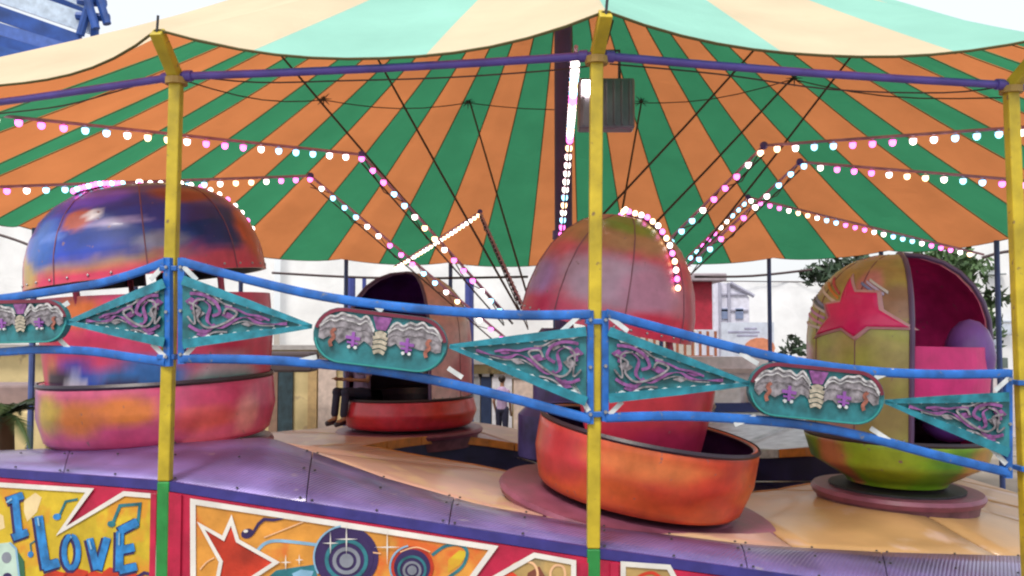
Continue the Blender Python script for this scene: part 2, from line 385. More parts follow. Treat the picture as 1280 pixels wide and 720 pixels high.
plat = thing('rotating_platform', 'undulating tan and pink turning platform that carries the spinning cars', 'platform', (PC.x, PC.y, EZ - 1.8))
PO = Vector((PC.x, PC.y, EZ - 1.8)); NPL = 21
def surf(t, s):
    p = hill(fi_(t).lerp(fo_(t), s)); p.z -= (hill(fo_(t)).z - fo_(t).z) * max(0, s - .75) * 4; return p
for k in range(NPL):
    t0, t1 = -pi + 2 * pi * k / NPL + .003, -pi + 2 * pi * (k + 1) / NPL - .003; m = MB(); A = 8; S = 14
    for a in range(A + 1):
        for s in range(S + 1): m.v.append(tuple(surf(t0 + (t1 - t0) * a / A, s / S) - PO))
    for a in range(A):
        for s in range(S): q = a * (S + 1) + s; m.f.append((q, q + 1, q + S + 2, q + S + 1))
    nb = len(m.v); m.v += [tuple(Vector(v) - Vector((0, 0, .03))) for v in m.v[:nb]]
    m.f += [tuple(x + nb for x in f)[::-1] for f in list(m.f)]
    for a in range(A):
        m.f.append((a * (S + 1), (a + 1) * (S + 1), (a + 1) * (S + 1) + nb, a * (S + 1) + nb)); m.f.append((a * (S + 1) + S, a * (S + 1) + S + nb, (a + 1) * (S + 1) + S + nb, (a + 1) * (S + 1) + S))
    for s in range(S):
        m.f.append((s, s + nb, s + 1 + nb, s + 1)); b_ = A * (S + 1); m.f.append((b_ + s, b_ + s + 1, b_ + s + 1 + nb, b_ + s + nb))
    mid = math.degrees((t0 + t1) / 2)
    mt = steel if 20 < mid < 68 else (mauve if 100 < mid < 150 and k % 2 else (tan if mid > -70 and mid < 10 else pink_t))
    m.build('floor_plate', mt, plat, smooth='all')
    lp = MB(); pts = [fi(t0 + (t1 - t0) * a / 8) - PO for a in range(9)]
    for q in pts:
        dd = Vector((q.x + PO.x - IC.x, q.y + PO.y - IC.y, 0)).normalized()
        lp.v += [tuple(q - dd * .02 + Vector((0, 0, .006))), tuple(q - dd * .02 - Vector((0, 0, .11))), tuple(q - dd * .005 - Vector((0, 0, .11))), tuple(q - dd * .003 + Vector((0, 0, .006)))]
    for a in range(8):
        for e in range(4): lp.f.append((a * 4 + e, a * 4 + (e + 1) % 4, (a + 1) * 4 + (e + 1) % 4, (a + 1) * 4 + e))
    lp.f += [(0, 1, 2, 3), (35, 34, 33, 32)]
    lp.build('plate_lip', white_p if 20 < mid < 68 else orange_lip, plat)
# centre well with radial cables
well = thing('centre_well', 'dark navy sunken floor in the middle of the turning platform', 'ride floor', (IC.x, IC.y, EZ - 2.25))
MB().lathe([(.001, .22), (.9, .18), (2.4, .03), (3.1, 0), (3.3, 0), (3.3, -.05), (.001, -.05)], 48).build('well_floor', navy, well, smooth=True)
m = MB()
for k in range(72):
    a = 2 * pi * k / 72; p = fi(a); q = Vector((p.x - IC.x, p.y - IC.y)); q *= 1.012
    m.v += [(q.x, q.y, p.z - .112 - (EZ - 2.25)), (q.x, q.y, -.02)]
for k in range(72): a, b = k * 2, (k + 1) % 72 * 2; m.f.append((a, b, b + 1, a + 1))
m.build('well_wall', navy, well, smooth='all')
for a in (-75, -20, 12, 47, 110, 160, 205, 240):
    a = R(a); MB().tube([(.5 * cos(a), .5 * sin(a), .30), (3.0 * cos(a), 3.0 * sin(a), .22)], .012, 6).build('sweep_bar', steel, well)
# skirt under everything so the ride stands on the ground
und = MB()
for k in range(60):
    a = 2 * pi * k / 60; p = fo(a); und.v += [(PC.x + (p.x - PC.x) * .97, PC.y + (p.y - PC.y) * .97, p.z - .06), (PC.x + (p.x - PC.x) * .97, PC.y + (p.y - PC.y) * .97, 0)]
for k in range(60): a, b = k * 2, (k + 1) % 60 * 2; und.f.append((a, b, b + 1, a + 1))
uo = und.build('platform_drum', dark, plat, smooth='all'); uo.location = -PO

# ================================================================ flat art on bay planes
class Plane:
    def __init__(s, i, off=0.0, z0=0):
        a, b = Vector((*base[i], 0)), Vector((*base[i + 1], 0)); s.n = Vector((b.y - a.y, a.x - b.x, 0)).normalized()
        if s.n.y > 0: s.n = -s.n
        s.a, s.b = a, b; s.o = (a + b) / 2 + Vector((0, 0, z0)); s.off = off
    def pt(s, px, py, h=0):
        r = ray(px, py); c = Vector((0, 0, EZ)); q = s.a + s.n * (s.off + h)
        t = (q - c).dot(s.n) / r.dot(s.n); return c + r * t - s.o
    def pts(s, L, h=0): return [s.pt(x, y, h) for x, y in L]
def stroke(m, pl, L, wpx, h, th, closed=False):
    pts = [Vector(p) for p in L]; n = len(pts); left = []; right = []
    for i in range(n):
        if closed: a, b = pts[i - 1], pts[(i + 1) % n]; p = pts[i]; d1 = (p - a).normalized(); d2 = (b - p).normalized()
        else:
            p = pts[i]; d1 = (p - pts[i - 1]).normalized() if i else (pts[1] - p).normalized(); d2 = (pts[i + 1] - p).normalized() if i < n - 1 else d1
        t = d1 + d2; t = t.normalized() if t.length > 1e-6 else d1; nn = Vector((-t.y, t.x)); k = 1 / max(.35, nn.dot(Vector((-d1.y, d1.x))))
        ww = wpx[i] if isinstance(wpx, (list, tuple)) else wpx
        left.append(p + nn * ww / 2 * k); right.append(p - nn * ww / 2 * k)
    m_ = n if closed else n - 1
    base_i = len(m.v)
    for i in range(n):
        m.v += [tuple(pl.pt(*left[i], h)), tuple(pl.pt(*right[i], h)), tuple(pl.pt(*left[i], h - th)), tuple(pl.pt(*right[i], h - th))]
    for i in range(m_):
        a = base_i + i * 4; b = base_i + ((i + 1) % n) * 4
        m.f += [(a, a + 1, b + 1, b), (a, b, b + 2, a + 2), (a + 1, a + 3, b + 3, b + 1), (a + 2, b + 2, b + 3, a + 3)]
    if not closed: m.f += [(base_i, base_i + 2, base_i + 3, base_i + 1), (base_i + (n - 1) * 4, base_i + (n - 1) * 4 + 1, base_i + (n - 1) * 4 + 3, base_i + (n - 1) * 4 + 2)]
    return m
def smoothL(L, k=6):
    out = []
    for i in range(len(L) - 1):
        p0, p1, p2, p3 = [Vector(L[max(0, min(len(L) - 1, j))]) for j in (i - 1, i, i + 1, i + 2)]
        for q in range(k):
            t = q / k; out.append(tuple(.5 * ((2 * p1) + (-p0 + p2) * t + (2 * p0 - 5 * p1 + 4 * p2 - p3) * t * t + (-p0 + 3 * p1 - 3 * p2 + p3) * t ** 3)))
    out.append(tuple(L[-1])); return out
def ell(cx, cy, rx, ry, n=28, rot=0):
    return [(cx + rx * cos(2 * pi * k / n) * cos(rot) - ry * sin(2 * pi * k / n) * sin(rot), cy + rx * cos(2 * pi * k / n) * sin(rot) + ry * sin(2 * pi * k / n) * cos(rot)) for k in range(n)]

# ---------------------------------------------------------------- fence sections
def tri_panel(pl, par, A, B, T):
    """A upper corner at the post, B lower corner at the post, T tip (pixels)"""
    A, B, T = Vector(A), Vector(B), Vector(T)
    C = (A + B + T) / 3
    def inn(p, k): return p + (C - p) * k
    MB().prism(pl.pts([A, B, T], .0), pl.n, .012).build('backing_plate', teal, par)
    f = MB()
    for a, b in ((A, T), (B, T)):
        stroke(f, pl, [tuple(a), tuple(a.lerp(b, .5)), tuple(b)], [12, 10, 5], .022, .022)
    f.build('border_frame', mat('light_teal_paint', (.02, .24, .33), .22, .3, var=.3, scale=12, coat=.4), par)
    bead = MB()
    for a, b in ((A, T), (B, T)):
        a2, b2 = inn(a, .14), inn(b, .06); nb = 9; L = (b2 - a2).length; dd = (b2 - a2).normalized(); nn = Vector((-dd.y, dd.x))
        for k in range(nb):
            c = a2.lerp(b2, (k + .5) / nb); hl = L / nb * .46; hw = 5.4 * (1 - .6 * k / nb)
            bead.prism(pl.pts([c - dd * hl, c - nn * hw * .8, c + dd * hl, c + nn * hw * .8], .018), pl.n, .016)
        stroke(bead, pl, [tuple(a2), tuple(b2)], [1.6, 1.2], .012, .01)
    tag(bead.build('white_beading', white_p, par), kind='stuff')
    # scrolls, laid out in the triangle's own frame
    M = (A + B) / 2; ax = T - M; up = (A - B) / 2
    def q(u, v): p = M + ax * u * .96 + up * (1 - u) * v * 1.18; return (p.x, p.y)
    s1 = MB(); s2 = MB()
    stroke(s1, pl, smoothL([q(.07, .1), q(.13, .45), q(.22, .3), q(.2, -.2), q(.3, -.45), q(.42, -.1), q(.52, .1), q(.6, -.15), q(.72, -.2), q(.84, 0)], 5), [3.5 + 1.8 * sin(i * .6) - i * .03 for i in range(46)], .017, .017)
    stroke(s1, pl, smoothL([q(.05, -.35), q(.12, -.5), q(.2, -.55), q(.26, -.3)], 5), 4, .015, .015)
    stroke(s1, pl, smoothL([q(.06, .55), q(.16, .62), q(.26, .5), q(.3, .15), q(.24, -.02)], 5), 4, .019, .019)
    stroke(s2, pl, smoothL([q(.05, .3), q(.14, .15), q(.12, -.15), q(.2, -.42), q(.34, -.25), q(.44, .22), q(.36, .35), q(.33, .1)], 5), 2.6, .021, .021)
    stroke(s2, pl, smoothL([q(.04, -.1), q(.1, -.3), q(.09, .3), q(.18, .5)], 5), 2.2, .023, .023)
    stroke(s2, pl, smoothL([q(.4, -.3), q(.5, -.12), q(.62, -.32), q(.74, -.36)], 5), 1.6, .014, .014)
    for (u, v, w_) in ((.12, .0, 9), (.24, .48, 7), (.36, .05, 8), (.16, -.62, 6), (.52, -.28, 5), (.62, .12, 4), (.07, .3, 8)):
        lf = MB(); lf.prism(pl.pts([q(u - .05, v), q(u, v + .16), q(u + .06, v + .03), q(u + .01, v - .13)], .012), pl.n, .011); lf.build('relief_leaf', silver if w_ % 2 else purple_r, par)
    stroke(s2, pl, smoothL([q(.05, .75), q(.12, .7), q(.22, .72), q(.33, .52), q(.4, .5)], 5), 2.2, .016, .016)
    stroke(s2, pl, smoothL([q(.05, -.72), q(.14, -.78), q(.25, -.6), q(.36, -.62)], 5), 2.2, .016, .016)
    stroke(s1, pl, smoothL([q(.34, .42), q(.44, .4), q(.52, .28), q(.62, .3), q(.7, .12)], 5), 2.6, .018, .018)
    s1.build('purple_scroll', purple_r, par, smooth=True); s2.build('silver_scroll', silver, par, smooth=True)
def stadium(cx, cy, L, H, rot, n=12):
    pts = []
    for s in (1, -1):
        for k in range(n + 1):
            a = -pi / 2 + pi * k / n; x, y = (L - H + H * cos(a)), H * sin(a); pts.append((x * s, y * s))
    return [(cx + x * cos(rot) - y * sin(rot), cy + x * sin(rot) + y * cos(rot)) for x, y in pts]
crest_m = mat('crest_pale_paint', (.50, .50, .52), .4, var=.4, scale=40)
med_grad = None
def medallion(pl, par, cx, cy, L, H, rot):
    global med_grad
    k = L / 84
    def q(x, y): return (cx + x * cos(rot) - y * sin(rot), cy + x * sin(rot) + y * cos(rot))
    MB().prism(pl.pts(stadium(cx, cy, L, H, rot), .03), pl.n, .04).build('medallion_plate', teal, par)
    top = [p for p in stadium(0, 0, L, H, 0, 16)]
    up = [p for p in top if p[1] < -.05 * H]; up = sorted(up, key=lambda p: atan2(p[1], p[0]))
    stroke(MB(), pl, [q(*p) for p in up], 4, .04, .02)
    mm = MB(); stroke(mm, pl, [q(x * .97, y * .93) for x, y in up], 4.5, .046, .02); mm.build('maroon_rim', maroon, par, smooth=True)
    lo = sorted([p for p in top if p[1] > .02 * H], key=lambda p: atan2(p[1], p[0]))
    mm = MB(); stroke(mm, pl, [q(x * .97, y * .95) for x, y in lo], 1.8, .042, .02); mm.build('teal_rim', mat('bright_teal', (.03, .28, .27), .35), par, smooth=True)
    # silver clouds upper half
    rnd = random.Random(int(cx))
    for sgn in (-1, 1):
        c = MB(); edge = []
        xs = [9, 14, 20, 27, 35, 43, 51, 58, 65, 71, 77]; hs = [-13 + 3 * rnd.random(), -20, -27 + 5 * rnd.random(), -19 - 4 * rnd.random(), -25, -22 - 6 * rnd.random(), -27, -20 - 5 * rnd.random(), -22, -17, -8]
        up_ = [(sgn * x * k, h * k * H / 34 / k * 1.0) for x, h in zip(xs, hs)]
        dn_ = [(sgn * x * k, (2 + 5 * rnd.random() + (4 if i % 3 == 0 else 0)) * k) for i, x in enumerate(xs)]
        c.prism(pl.pts([q(*p) for p in up_ + dn_[::-1]], .040), pl.n, .010)
        c.build('silver_cloud', silver, par)
        w_ = MB(); stroke(w_, pl, smoothL([q(*p) for p in up_], 4), 2.6, .047, .014); w_.build('cloud_crest', crest_m, par, smooth=True)
        w3_ = MB(); stroke(w3_, pl, smoothL([q(p[0], p[1] * .75 - 1 + 2 * rnd.random()) for p in up_], 4), 1.5, .048, .014); w3_.build('cloud_fold', crest_m, par, smooth=True)
        w2 = MB(); stroke(w2, pl, smoothL([q(p[0], p[1] * .45 + 1) for p in up_], 4), 1.8, .046, .012); w2.build('cloud_fold', silver, par, smooth=True)
        x0 = sgn * 34 * k
        cr = MB(); stroke(cr, pl, [q(x0, -6 * k), q(x0 + .5, 12 * k)], 4 * k, .05, .015); stroke(cr, pl, [q(x0 - 9 * k, 1 * k), q(x0 + 9 * k, 2 * k)], 4 * k, .048, .015); stroke(cr, pl, [q(x0 - 7 * k, 7 * k), q(x0 + 7 * k, 8 * k)], 2.4 * k, .047, .013)
        cr.build('purple_cross', mat('violet_relief', (.25, .08, .36), .4), par)
        dt = MB()
        for dx in (-4, 4): dt.prism(pl.pts([q(x0 + dx * k + 2.2 * k * cos(a * pi / 4), 13 * k + 2.2 * k * sin(a * pi / 4)) for a in range(8)], .049), pl.n, .012)
        dt.build('white_studs', white_p, par)
        rb = MB(); stroke(rb, pl, smoothL([q(sgn * 60 * k + dx * k, dy * k) for dx, dy in ((3, -8), (-1, -3), (2, 3), (-2, 9), (0, 15))], 4), 4.5 * k, .046, .014); rb.build('rust_ribbon', rust_r, par, smooth=True)
    cb = MB()
    for dy, wx in ((-8, 7), (-3, 9), (3, 8.5), (9, 9), (15, 7)): stroke(cb, pl, smoothL([q(-wx * k, dy * k + 1.5), q(0, dy * k - 1.2), q(wx * k, dy * k + 1.5)], 4), 4.6 * k, .050, .018)
    cb.build('cream_shell', cream_r, par, smooth=True)
    tw = MB(); tw.prism(pl.pts([q(-12 * k, -28 * H / 34), q(12 * k, -28 * H / 34), q(6 * k, -12 * H / 34), q(-6 * k, -12 * H / 34)], .043), pl.n, .012); tw.build('keystone', purple_r, par)
BOLT = MB().lathe([(.001, .014), (.009, .014), (.012, .006), (.012, 0)], 6).mesh('bolt'); BOLT.materials.append(steel)
def fence(i, label, top, bot, tris, med, struts, ends):
    pl = Plane(i, .06, EZ - .6); par = thing('fence_section', label, 'railing', tuple(pl.o), group='carved railing sections between the yellow posts')
    for L, nm in ((top, 'top_rail'), (bot, 'bottom_rail')):
        m = MB(); m.tube([tuple(pl.pt(x, y, -.01)) for x, y in smoothL(L, 6)], .027, 8, flat=(.6, 1)); m.build(nm, blue, par, smooth=True)
    for (x, y0, y1) in ends:
        m = MB(); m.prism(pl.pts([(x - 4, y0), (x + 4, y0), (x + 4, y1), (x - 4, y1)], -.004), pl.n, .03); m.build('end_upright', blue, par)
        for yy in (y0 + 12, (y0 + y1) / 2, y1 - 12): inst(BOLT, 'bolt', par, tuple(pl.pt(x, yy, -.002)), (pi / 2, 0, 0))
    for t in tris: 
        sub = None
        tri_panel(pl, par, *t)
    medallion(pl, par, *med)
    for a, b in struts:
        m = MB(); stroke(m, pl, [a, b], 6, .0, .012); m.build('corner_brace', white_p, par)
    return par
fence(1, 'carved teal railing section between the left and the middle yellow posts', [(226, 327), (300, 347), (390, 368), (475, 381), (560, 389), (650, 394), (738, 393)],
      [(226, 448), (330, 450), (400, 455), (480, 464), (560, 479), (640, 498), (700, 514), (738, 524)],
      [((228, 350), (228, 430), (390, 408)), ((733, 414), (733, 502), (562, 433))], (475, 425, 84, 35, .12),
      [((229, 333), (246, 350)), ((243, 432), (229, 447)), ((371, 452), (396, 446)), ((560, 460), (578, 472)), ((728, 391), (700, 416)), ((716, 480), (736, 514)), ((470, 383), (478, 389))], [(226, 322, 455), (738, 388, 530)])
fence(2, 'carved teal railing section between the middle and the right yellow posts', [(757, 392), (850, 417), (940, 440), (1020, 456), (1100, 465), (1180, 468), (1262, 467)],
      [(757, 522), (850, 520), (930, 524), (1010, 532), (1090, 548), (1170, 569), (1262, 591)],
      [((761, 414), (761, 498), (938, 480)), ((1262, 496), (1262, 566), (1106, 502))], (1021, 492, 85, 34, .10),
      [((762, 396), (785, 414)), ((778, 502), (762, 518)), ((918, 531), (945, 520)), ((925, 441), (948, 455)), ((1090, 474), (1118, 463)), ((1088, 535), (1112, 551)), ((1235, 556), (1258, 580)), ((1244, 488), (1262, 472))], [(757, 388, 527), (1262, 462, 598)])
fence(0, 'carved teal railing section left of the bent yellow post, cut by the picture edge', [(-128, 384), (-60, 378), (0, 373), (60, 365), (120, 355), (170, 341), (207, 327)],
      [(-128, 440), (-60, 441), (0, 440), (50, 437), (110, 439), (160, 446), (207, 453)],
      [((205, 354), (205, 428), (84, 403)), ((-124, 385), (-124, 438), (-34, 408))], (25, 402, 58, 27, -.02),
      [((204, 333), (188, 350)), ((190, 430), (206, 446)), ((86, 378), (70, 388)), ((74, 424), (90, 440))], [(208, 322, 458), (-128, 380, 445)])
# section right of the right post (only its edge is in view)
def fence3():
    pl = Plane(3, .06, EZ - .9); par = thing('fence_section', 'sliver of railing on the far side of the right edge post', 'railing', tuple(pl.o), group='carved railing sections between the yellow posts')
    a, b = Vector((*base[3], 0)), Vector((*base[4], 0)); dr = (b - a); L = dr.length; dr.normalize()
    def w3(u, z): return a + dr * u + pl.n * .05 + Vector((0, 0, EZ + z)) - pl.o
    MB().tube([w3(.08, -.52), w3(L * .5, -.66), w3(L - .1, -.55)], .027, 8).build('top_rail', blue, par)
    MB().tube([w3(.08, -1.13), w3(L * .5, -1.0), w3(L - .1, -1.15)], .027, 8).build('bottom_rail', blue, par)
    MB().prism([w3(.1, -.66), w3(.1, -1.03), w3(L * .38, -.84)], pl.n, .012).build('backing_plate', teal, par)
    MB().prism([w3(L - .1, -.66), w3(L - .1, -1.03), w3(L * .62, -.84)], pl.n, .012).build('backing_plate', teal, par)
fence3()

# ---------------------------------------------------------------- painted skirt panels below the deck
def art_mat(name, c, c2, sc_=3):
    return mat(name, c, .5, var=.15, scale=8, spots=(c2, sc_, .52))
art_y = art_mat('mural_yellow', (.56, .40, .02), (.58, .26, .02), 3.5)
art_o = art_mat('mural_orange', (.62, .27, .04), (.60, .12, .02), 3)
art_g = art_mat('mural_sand', (.42, .28, .10), (.30, .22, .10), 6)
art_red = mat('mural_red', (.52, .035, .012), .5, var=.3, scale=5)
art_blue = mat('mural_blue', (.02, .20, .52), .45, var=.3, scale=14)
art_lblue = mat('mural_light_blue', (.22, .42, .60), .45, var=.2)
art_ink = mat('mural_ink', (.03, .015, .09), .45, var=.2)
art_teal = mat('mural_teal', (.02, .16, .20), .5, var=.3, scale=10)
art_white = mat('mural_white', (.68, .66, .62), .5, var=.08)
art_grey = mat('mural_grey', (.20, .22, .27), .5, var=.2)
def skirt(i, label, toppx):
    pl = Plane(i, .03, .8); par = thing('skirt_panel', label, 'panel', tuple(pl.o), group='painted skirt panels under the deck')
    a, b = Vector((*base[i], 0)), Vector((*base[i + 1], 0)); za, zb = EZ + (deckz[i] if i < 4 else -1.75), EZ + (deckz[i + 1] if i < 3 else -1.75)
    o = MB().prism([a + pl.n * .03 + Vector((0, 0, za - .055)) - pl.o, b + pl.n * .03 + Vector((0, 0, zb - .055)) - pl.o, b + pl.n * .03 - pl.o, a + pl.n * .03 - pl.o], pl.n, .03).build('crimson_board', crimson, par)
    for p, z in ((a, za), (b, zb)):
        fr = MB(); s = 1 if p is a else -1; dr = (b - a).normalized() * s
        fr.prism([p + dr * .055 + pl.n * .045 + Vector((0, 0, z - .07)) - pl.o, p + dr * .10 + pl.n * .045 + Vector((0, 0, z - .07)) - pl.o, p + dr * .10 + pl.n * .045 - pl.o, p + dr * .055 + pl.n * .045 - pl.o], pl.n, .014)
        fr.build('edge_batten', crimson, par)
    return pl, par
pl, sk = skirt(1, 'crimson skirt panel with orange mural of a star and two speakers', None)
def poly(name, L, m, h, th=.003, par=None, pl_=None):
    return MB().prism((pl_ or pl).pts(L, h), (pl_ or pl).n, th).build(name, m, par or sk)
def line(name, L, w_, m, h, closed=False, sm=False, par=None, th=.003):
    q = MB(); stroke(q, pl, smoothL(L, 6) if sm else L, w_, h, th, closed); return q.build(name, m, par or sk)
F1 = [(242, 900), (241, 627), (617, 685), (540, 790), (540, 900)]
poly('mural_field', F1, art_o, .004); line('white_outline', F1, 7, art_white, .012, True)
F2 = [(560, 900), (560, 760), (584, 742), (668, 694), (717, 703), (717, 900)]
poly('mural_field', F2, art_g, .004); line('white_outline', F2, 6.5, art_white, .012, True)
star = [(251, 657), (279, 673), (289, 650), (297, 676), (345, 703), (316, 722), (322, 770), (290, 750), (262, 775), (276, 702)]
poly('red_star', star, art_red, .008); line('star_outline', star, 5, art_white, .015, True)
poly('note_head', ell(309, 667, 8, 6, 14, -.3), art_ink, .008); line('note_stem', [(315, 668), (323, 655), (330, 649), (342, 650), (354, 648)], [3, 4, 4, 3.5, 2], art_ink, .010, sm=False)
poly('note_shine', ell(307, 664, 3, 2, 10), art_white, .012)
line('grey_cable', [(322, 688), (332, 679), (350, 676), (396, 681)], 4, art_lblue, .007, sm=True)
line('blue_cable', [(540, 694), (556, 683), (574, 681), (584, 690), (578, 708), (560, 722)], 4, art_teal, .007, sm=True)
poly('blue_shade', [(330, 726), (345, 713), (370, 709), (392, 706), (400, 730), (360, 760)], art_teal, .0065)
poly('light_flash', [(365, 717), (376, 712), (392, 714), (386, 730), (370, 730)], art_lblue, .0075)
for cx_, cy_, r_, rimm in ((433, 697, 40, art_ink), (515, 709, 27, art_red)):
    poly('speaker_edge', ell(cx_, cy_, r_, r_ * .97, 36), rimm, .009); poly('speaker_cone', ell(cx_, cy_, r_ * .84, r_ * .82, 32), art_ink, .0115 if rimm is art_red else .0112)
    line('speaker_ring', ell(cx_, cy_ + 3, r_ * .62, r_ * .6, 30), r_ * .12, art_teal, .0145, True); line('speaker_ring', ell(cx_, cy_ + 4, r_ * .38, r_ * .37, 26), r_ * .12, art_grey, .0145, True)
    poly('speaker_cap', ell(cx_, cy_ + 4, r_ * .22, r_ * .22, 20), art_grey, .0165)
    line('rim_shine', [(cx_ + r_ * 1.02 * cos(R(a)), cy_ + r_ * sin(R(a))) for a in range(150, 261, 10)], 2.2, art_lblue, .0125)
def sparkle(x, y, s):
    for dx, dy in ((s, 0), (0, s * 1.4)): poly('sparkle', [(x - dx, y - dy), (x + .9 * (dy > 0) + .2 * dx, y - .9 * (dx > 0)), (x + dx, y + dy), (x - .9 * (dy > 0), y + .9 * (dx > 0))], art_white, .018 if dx else .0195, .002)
sparkle(413, 679, 10); sparkle(433, 674, 14); sparkle(484, 684, 16); sparkle(357, 703, 7); sparkle(374, 700, 5)
for L in ([(330, 672), (350, 664), (380, 652)], [(250, 712), (258, 703), (268, 697)], [(500, 690), (520, 684), (538, 690)], [(462, 690), (476, 692)]): line('scratch_stroke', L, 1.6, mat('mural_peach', (.75, .45, .25), .5), .0095, sm=True)
poly('warm_patch', [(560, 700), (574, 688), (586, 690), (575, 706), (560, 716)], art_y, .006)
line('swirl', [(632, 716), (642, 706), (656, 702), (668, 706), (672, 720), (664, 732)], 3, mat('mural_peach', (.75, .45, .25), .5), .008, sm=True)
line('swirl', [(690, 730), (688, 716), (694, 707), (704, 709), (706, 722), (698, 728)], 3, mat('mural_peach', (.75, .45, .25), .5), .008, sm=True)
line('swirl', [(610, 735), (624, 722), (640, 718), (650, 730)], 5, art_red, .007, sm=True)
poly('dark_shape', [(655, 735), (660, 716), (674, 708), (682, 722), (680, 740)], mat('mural_brown', (.18, .05, .03), .5), .0065)

pl, sk = skirt(0, 'crimson skirt panel with yellow mural reading I LOVE in blue letters', None)
F0 = [(-60, 900), (-60, 603), (0, 606), (112, 613), (76, 664), (155, 617), (192, 620), (192, 900)]
poly('mural_field', F0, art_y, .004); line('white_outline', F0, 6, art_white, .012, True)
def letter(name, strokes, w_):
    a = MB(); b = MB(); c = MB()
    for L in strokes:
        stroke(b, pl, [(x - 1.5, y + 1.5) for x, y in L], [k + 3.5 for k in (w_ if isinstance(w_, list) else [w_] * len(L))], .0085, .003)
        stroke(a, pl, L, w_, .0115 + .0005 * strokes.index(L), .003)
        p, q = L[0], L[1]; strokes.index(L) or stroke(c, pl, [(p[0] - 1, p[1] + 2), (p[0] + (q[0] - p[0]) * .35 - 1, p[1] + (q[1] - p[1]) * .35)], 2.2, .0175, .003)
    o = b.build(name, art_ink, sk); a.build('letter_face', art_blue, o); c.build('letter_shine', art_lblue, o); return o
letter('letter_i', [[(9, 626), (29, 619)], [(19, 623), (24, 669)], [(16, 672), (35, 665)]], 9)
letter('letter_l', [[(48, 645), (53, 680), (58, 711)], [(54, 709), (74, 703)]], 11)
letter('letter_o', [[(89 + 9 * cos(R(a)), 690 + 20 * sin(R(a))) for a in range(-90, 271, 24)]], 6.5)
letter('letter_v', [[(112, 673), (121, 712)], [(134, 672), (123, 712)]], 9)
letter('letter_e', [[(150, 664), (149, 714)], [(149, 664), (172, 652)], [(150, 688), (168, 684)], [(149, 713), (171, 708)]], 10)
line('music_note', [(141, 654), (150, 632), (175, 630), (172, 656)], 4, art_teal, .008); poly('note_head', ell(139, 655, 5, 4, 12), art_teal, .0095); poly('note_head', ell(169, 657, 5, 4, 12), art_teal, .0095)
line('music_note', [(74, 645), (82, 627), (97, 624)], 3, art_teal, .008); poly('note_head', ell(71, 646, 5, 4, 12), art_blue, .0095)
poly('note_head', ell(38, 693, 3.5, 4, 12), art_blue, .0085); line('note_stem', [(39, 690), (38, 680), (44, 676)], 2, art_teal, .0075)
poly('cream_smoke', [(30, 626), (44, 616), (52, 622), (46, 640), (34, 652), (30, 640)], mat('mural_cream', (.66, .52, .28), .6), .0055)
poly('cream_smoke', [(-4, 640), (4, 645), (6, 660), (-4, 664)], mat('mural_cream', (.66, .52, .28), .6), .0055)
poly('radio_body', [(-40, 684), (12, 678), (20, 686), (26, 760), (-40, 760)], mat('mural_mint', (.45, .60, .52), .5), .0075)
poly('radio_side', [(20, 686), (30, 702), (33, 760), (26, 760)], mat('mural_leaf', (.03, .12, .06), .5), .0085)
poly('radio_dial', ell(8, 697, 6, 7, 16), art_grey, .0095); poly('radio_dial', ell(9, 722, 6, 6, 16), art_ink, .0095)
line('radio_edge', [(12, 678), (20, 686), (26, 740)], 2.5, art_lblue, .0105)
for x0, x1, yt in ((52, 84, 716), (78, 110, 713), (104, 128, 716), (126, 148, 712), (146, 180, 719)): poly('red_drip', [(x0, yt + 30), (x0 + 2, yt + 3), ((x0 + x1) / 2, yt - 3), (x1, yt + 1), (x1, yt + 30)], art_red, .006)
line('purple_tail', [(170, 722), (180, 716), (188, 718)], 4, art_ink, .009)

pl, sk = skirt(2, 'crimson skirt panel on the right with a white outlined mural', None)
F3 = [(779, 900), (779, 705), (836, 709), (850, 735), (905, 760), (905, 900)]
poly('mural_field', F3, art_g, .004); line('white_outline', F3, 6.5, art_white, .012, True)
line('swirl', [(790, 740), (798, 722), (815, 716), (828, 724)], 4, art_red, .007, sm=True)
F4 = [(960, 900), (960, 770), (1100, 752), (1200, 775), (1230, 900)]
poly('mural_field', F4, art_o, .004); line('white_outline', F4, 6.5, art_white, .012, True)
skirt(3, 'plain crimson skirt panel round the right corner', None)

# ================================================================ MAST, HUB, LIGHT ARMS
MX, MY = .70, 12.0
mast = thing('centre_mast', 'dark violet centre mast holding up the peak of the canopy', 'mast', (MX, MY, 0))
mast_m = mat('mast_violet', (.07, .05, .22), .45)
MB().tube([(0, 0, .7), (0, 0, EZ + 5.9)], .12, 16).build('mast_tube', mast_m, mast, smooth=True)
MB().tube([(0, 0, EZ + 1.2), (0, 0, EZ + 1.32)], .15, 16).build('mast_collar', violet, mast, smooth=True)
MB().lathe([(.001, 1.15), (.30, 1.15), (.42, 1.0), (.42, .2), (.62, 0), (.62, -.55), (.001, -.55)], 28, c=(0, 0, EZ - 1.15)).build('hub_drum', mat('hub_paint', (.10, .08, .30), .4, var=.4, scale=3), mast, smooth=True)
MB().tube([(0, .5, .0), (0, .5, .1)], .02, 6)
bulbm = {'w': emit('bulb_white', (1, .90, .80), 3), 'p': emit('bulb_pink', (1, .16, .66), 2.3), 'c': emit('bulb_cyan', (.30, .78, 1), 2.3), 'y': emit('bulb_warm', (1, .66, .34), 3), 'd': mat('bulb_dark', (.06, .03, .05), .25, bump=0)}
BME = {}
glow_dish = mat('glow_dish_pink', (.62, .36, .62), .4, bump=0)  # pink dish added behind every bulb, its colour stands in for the halo
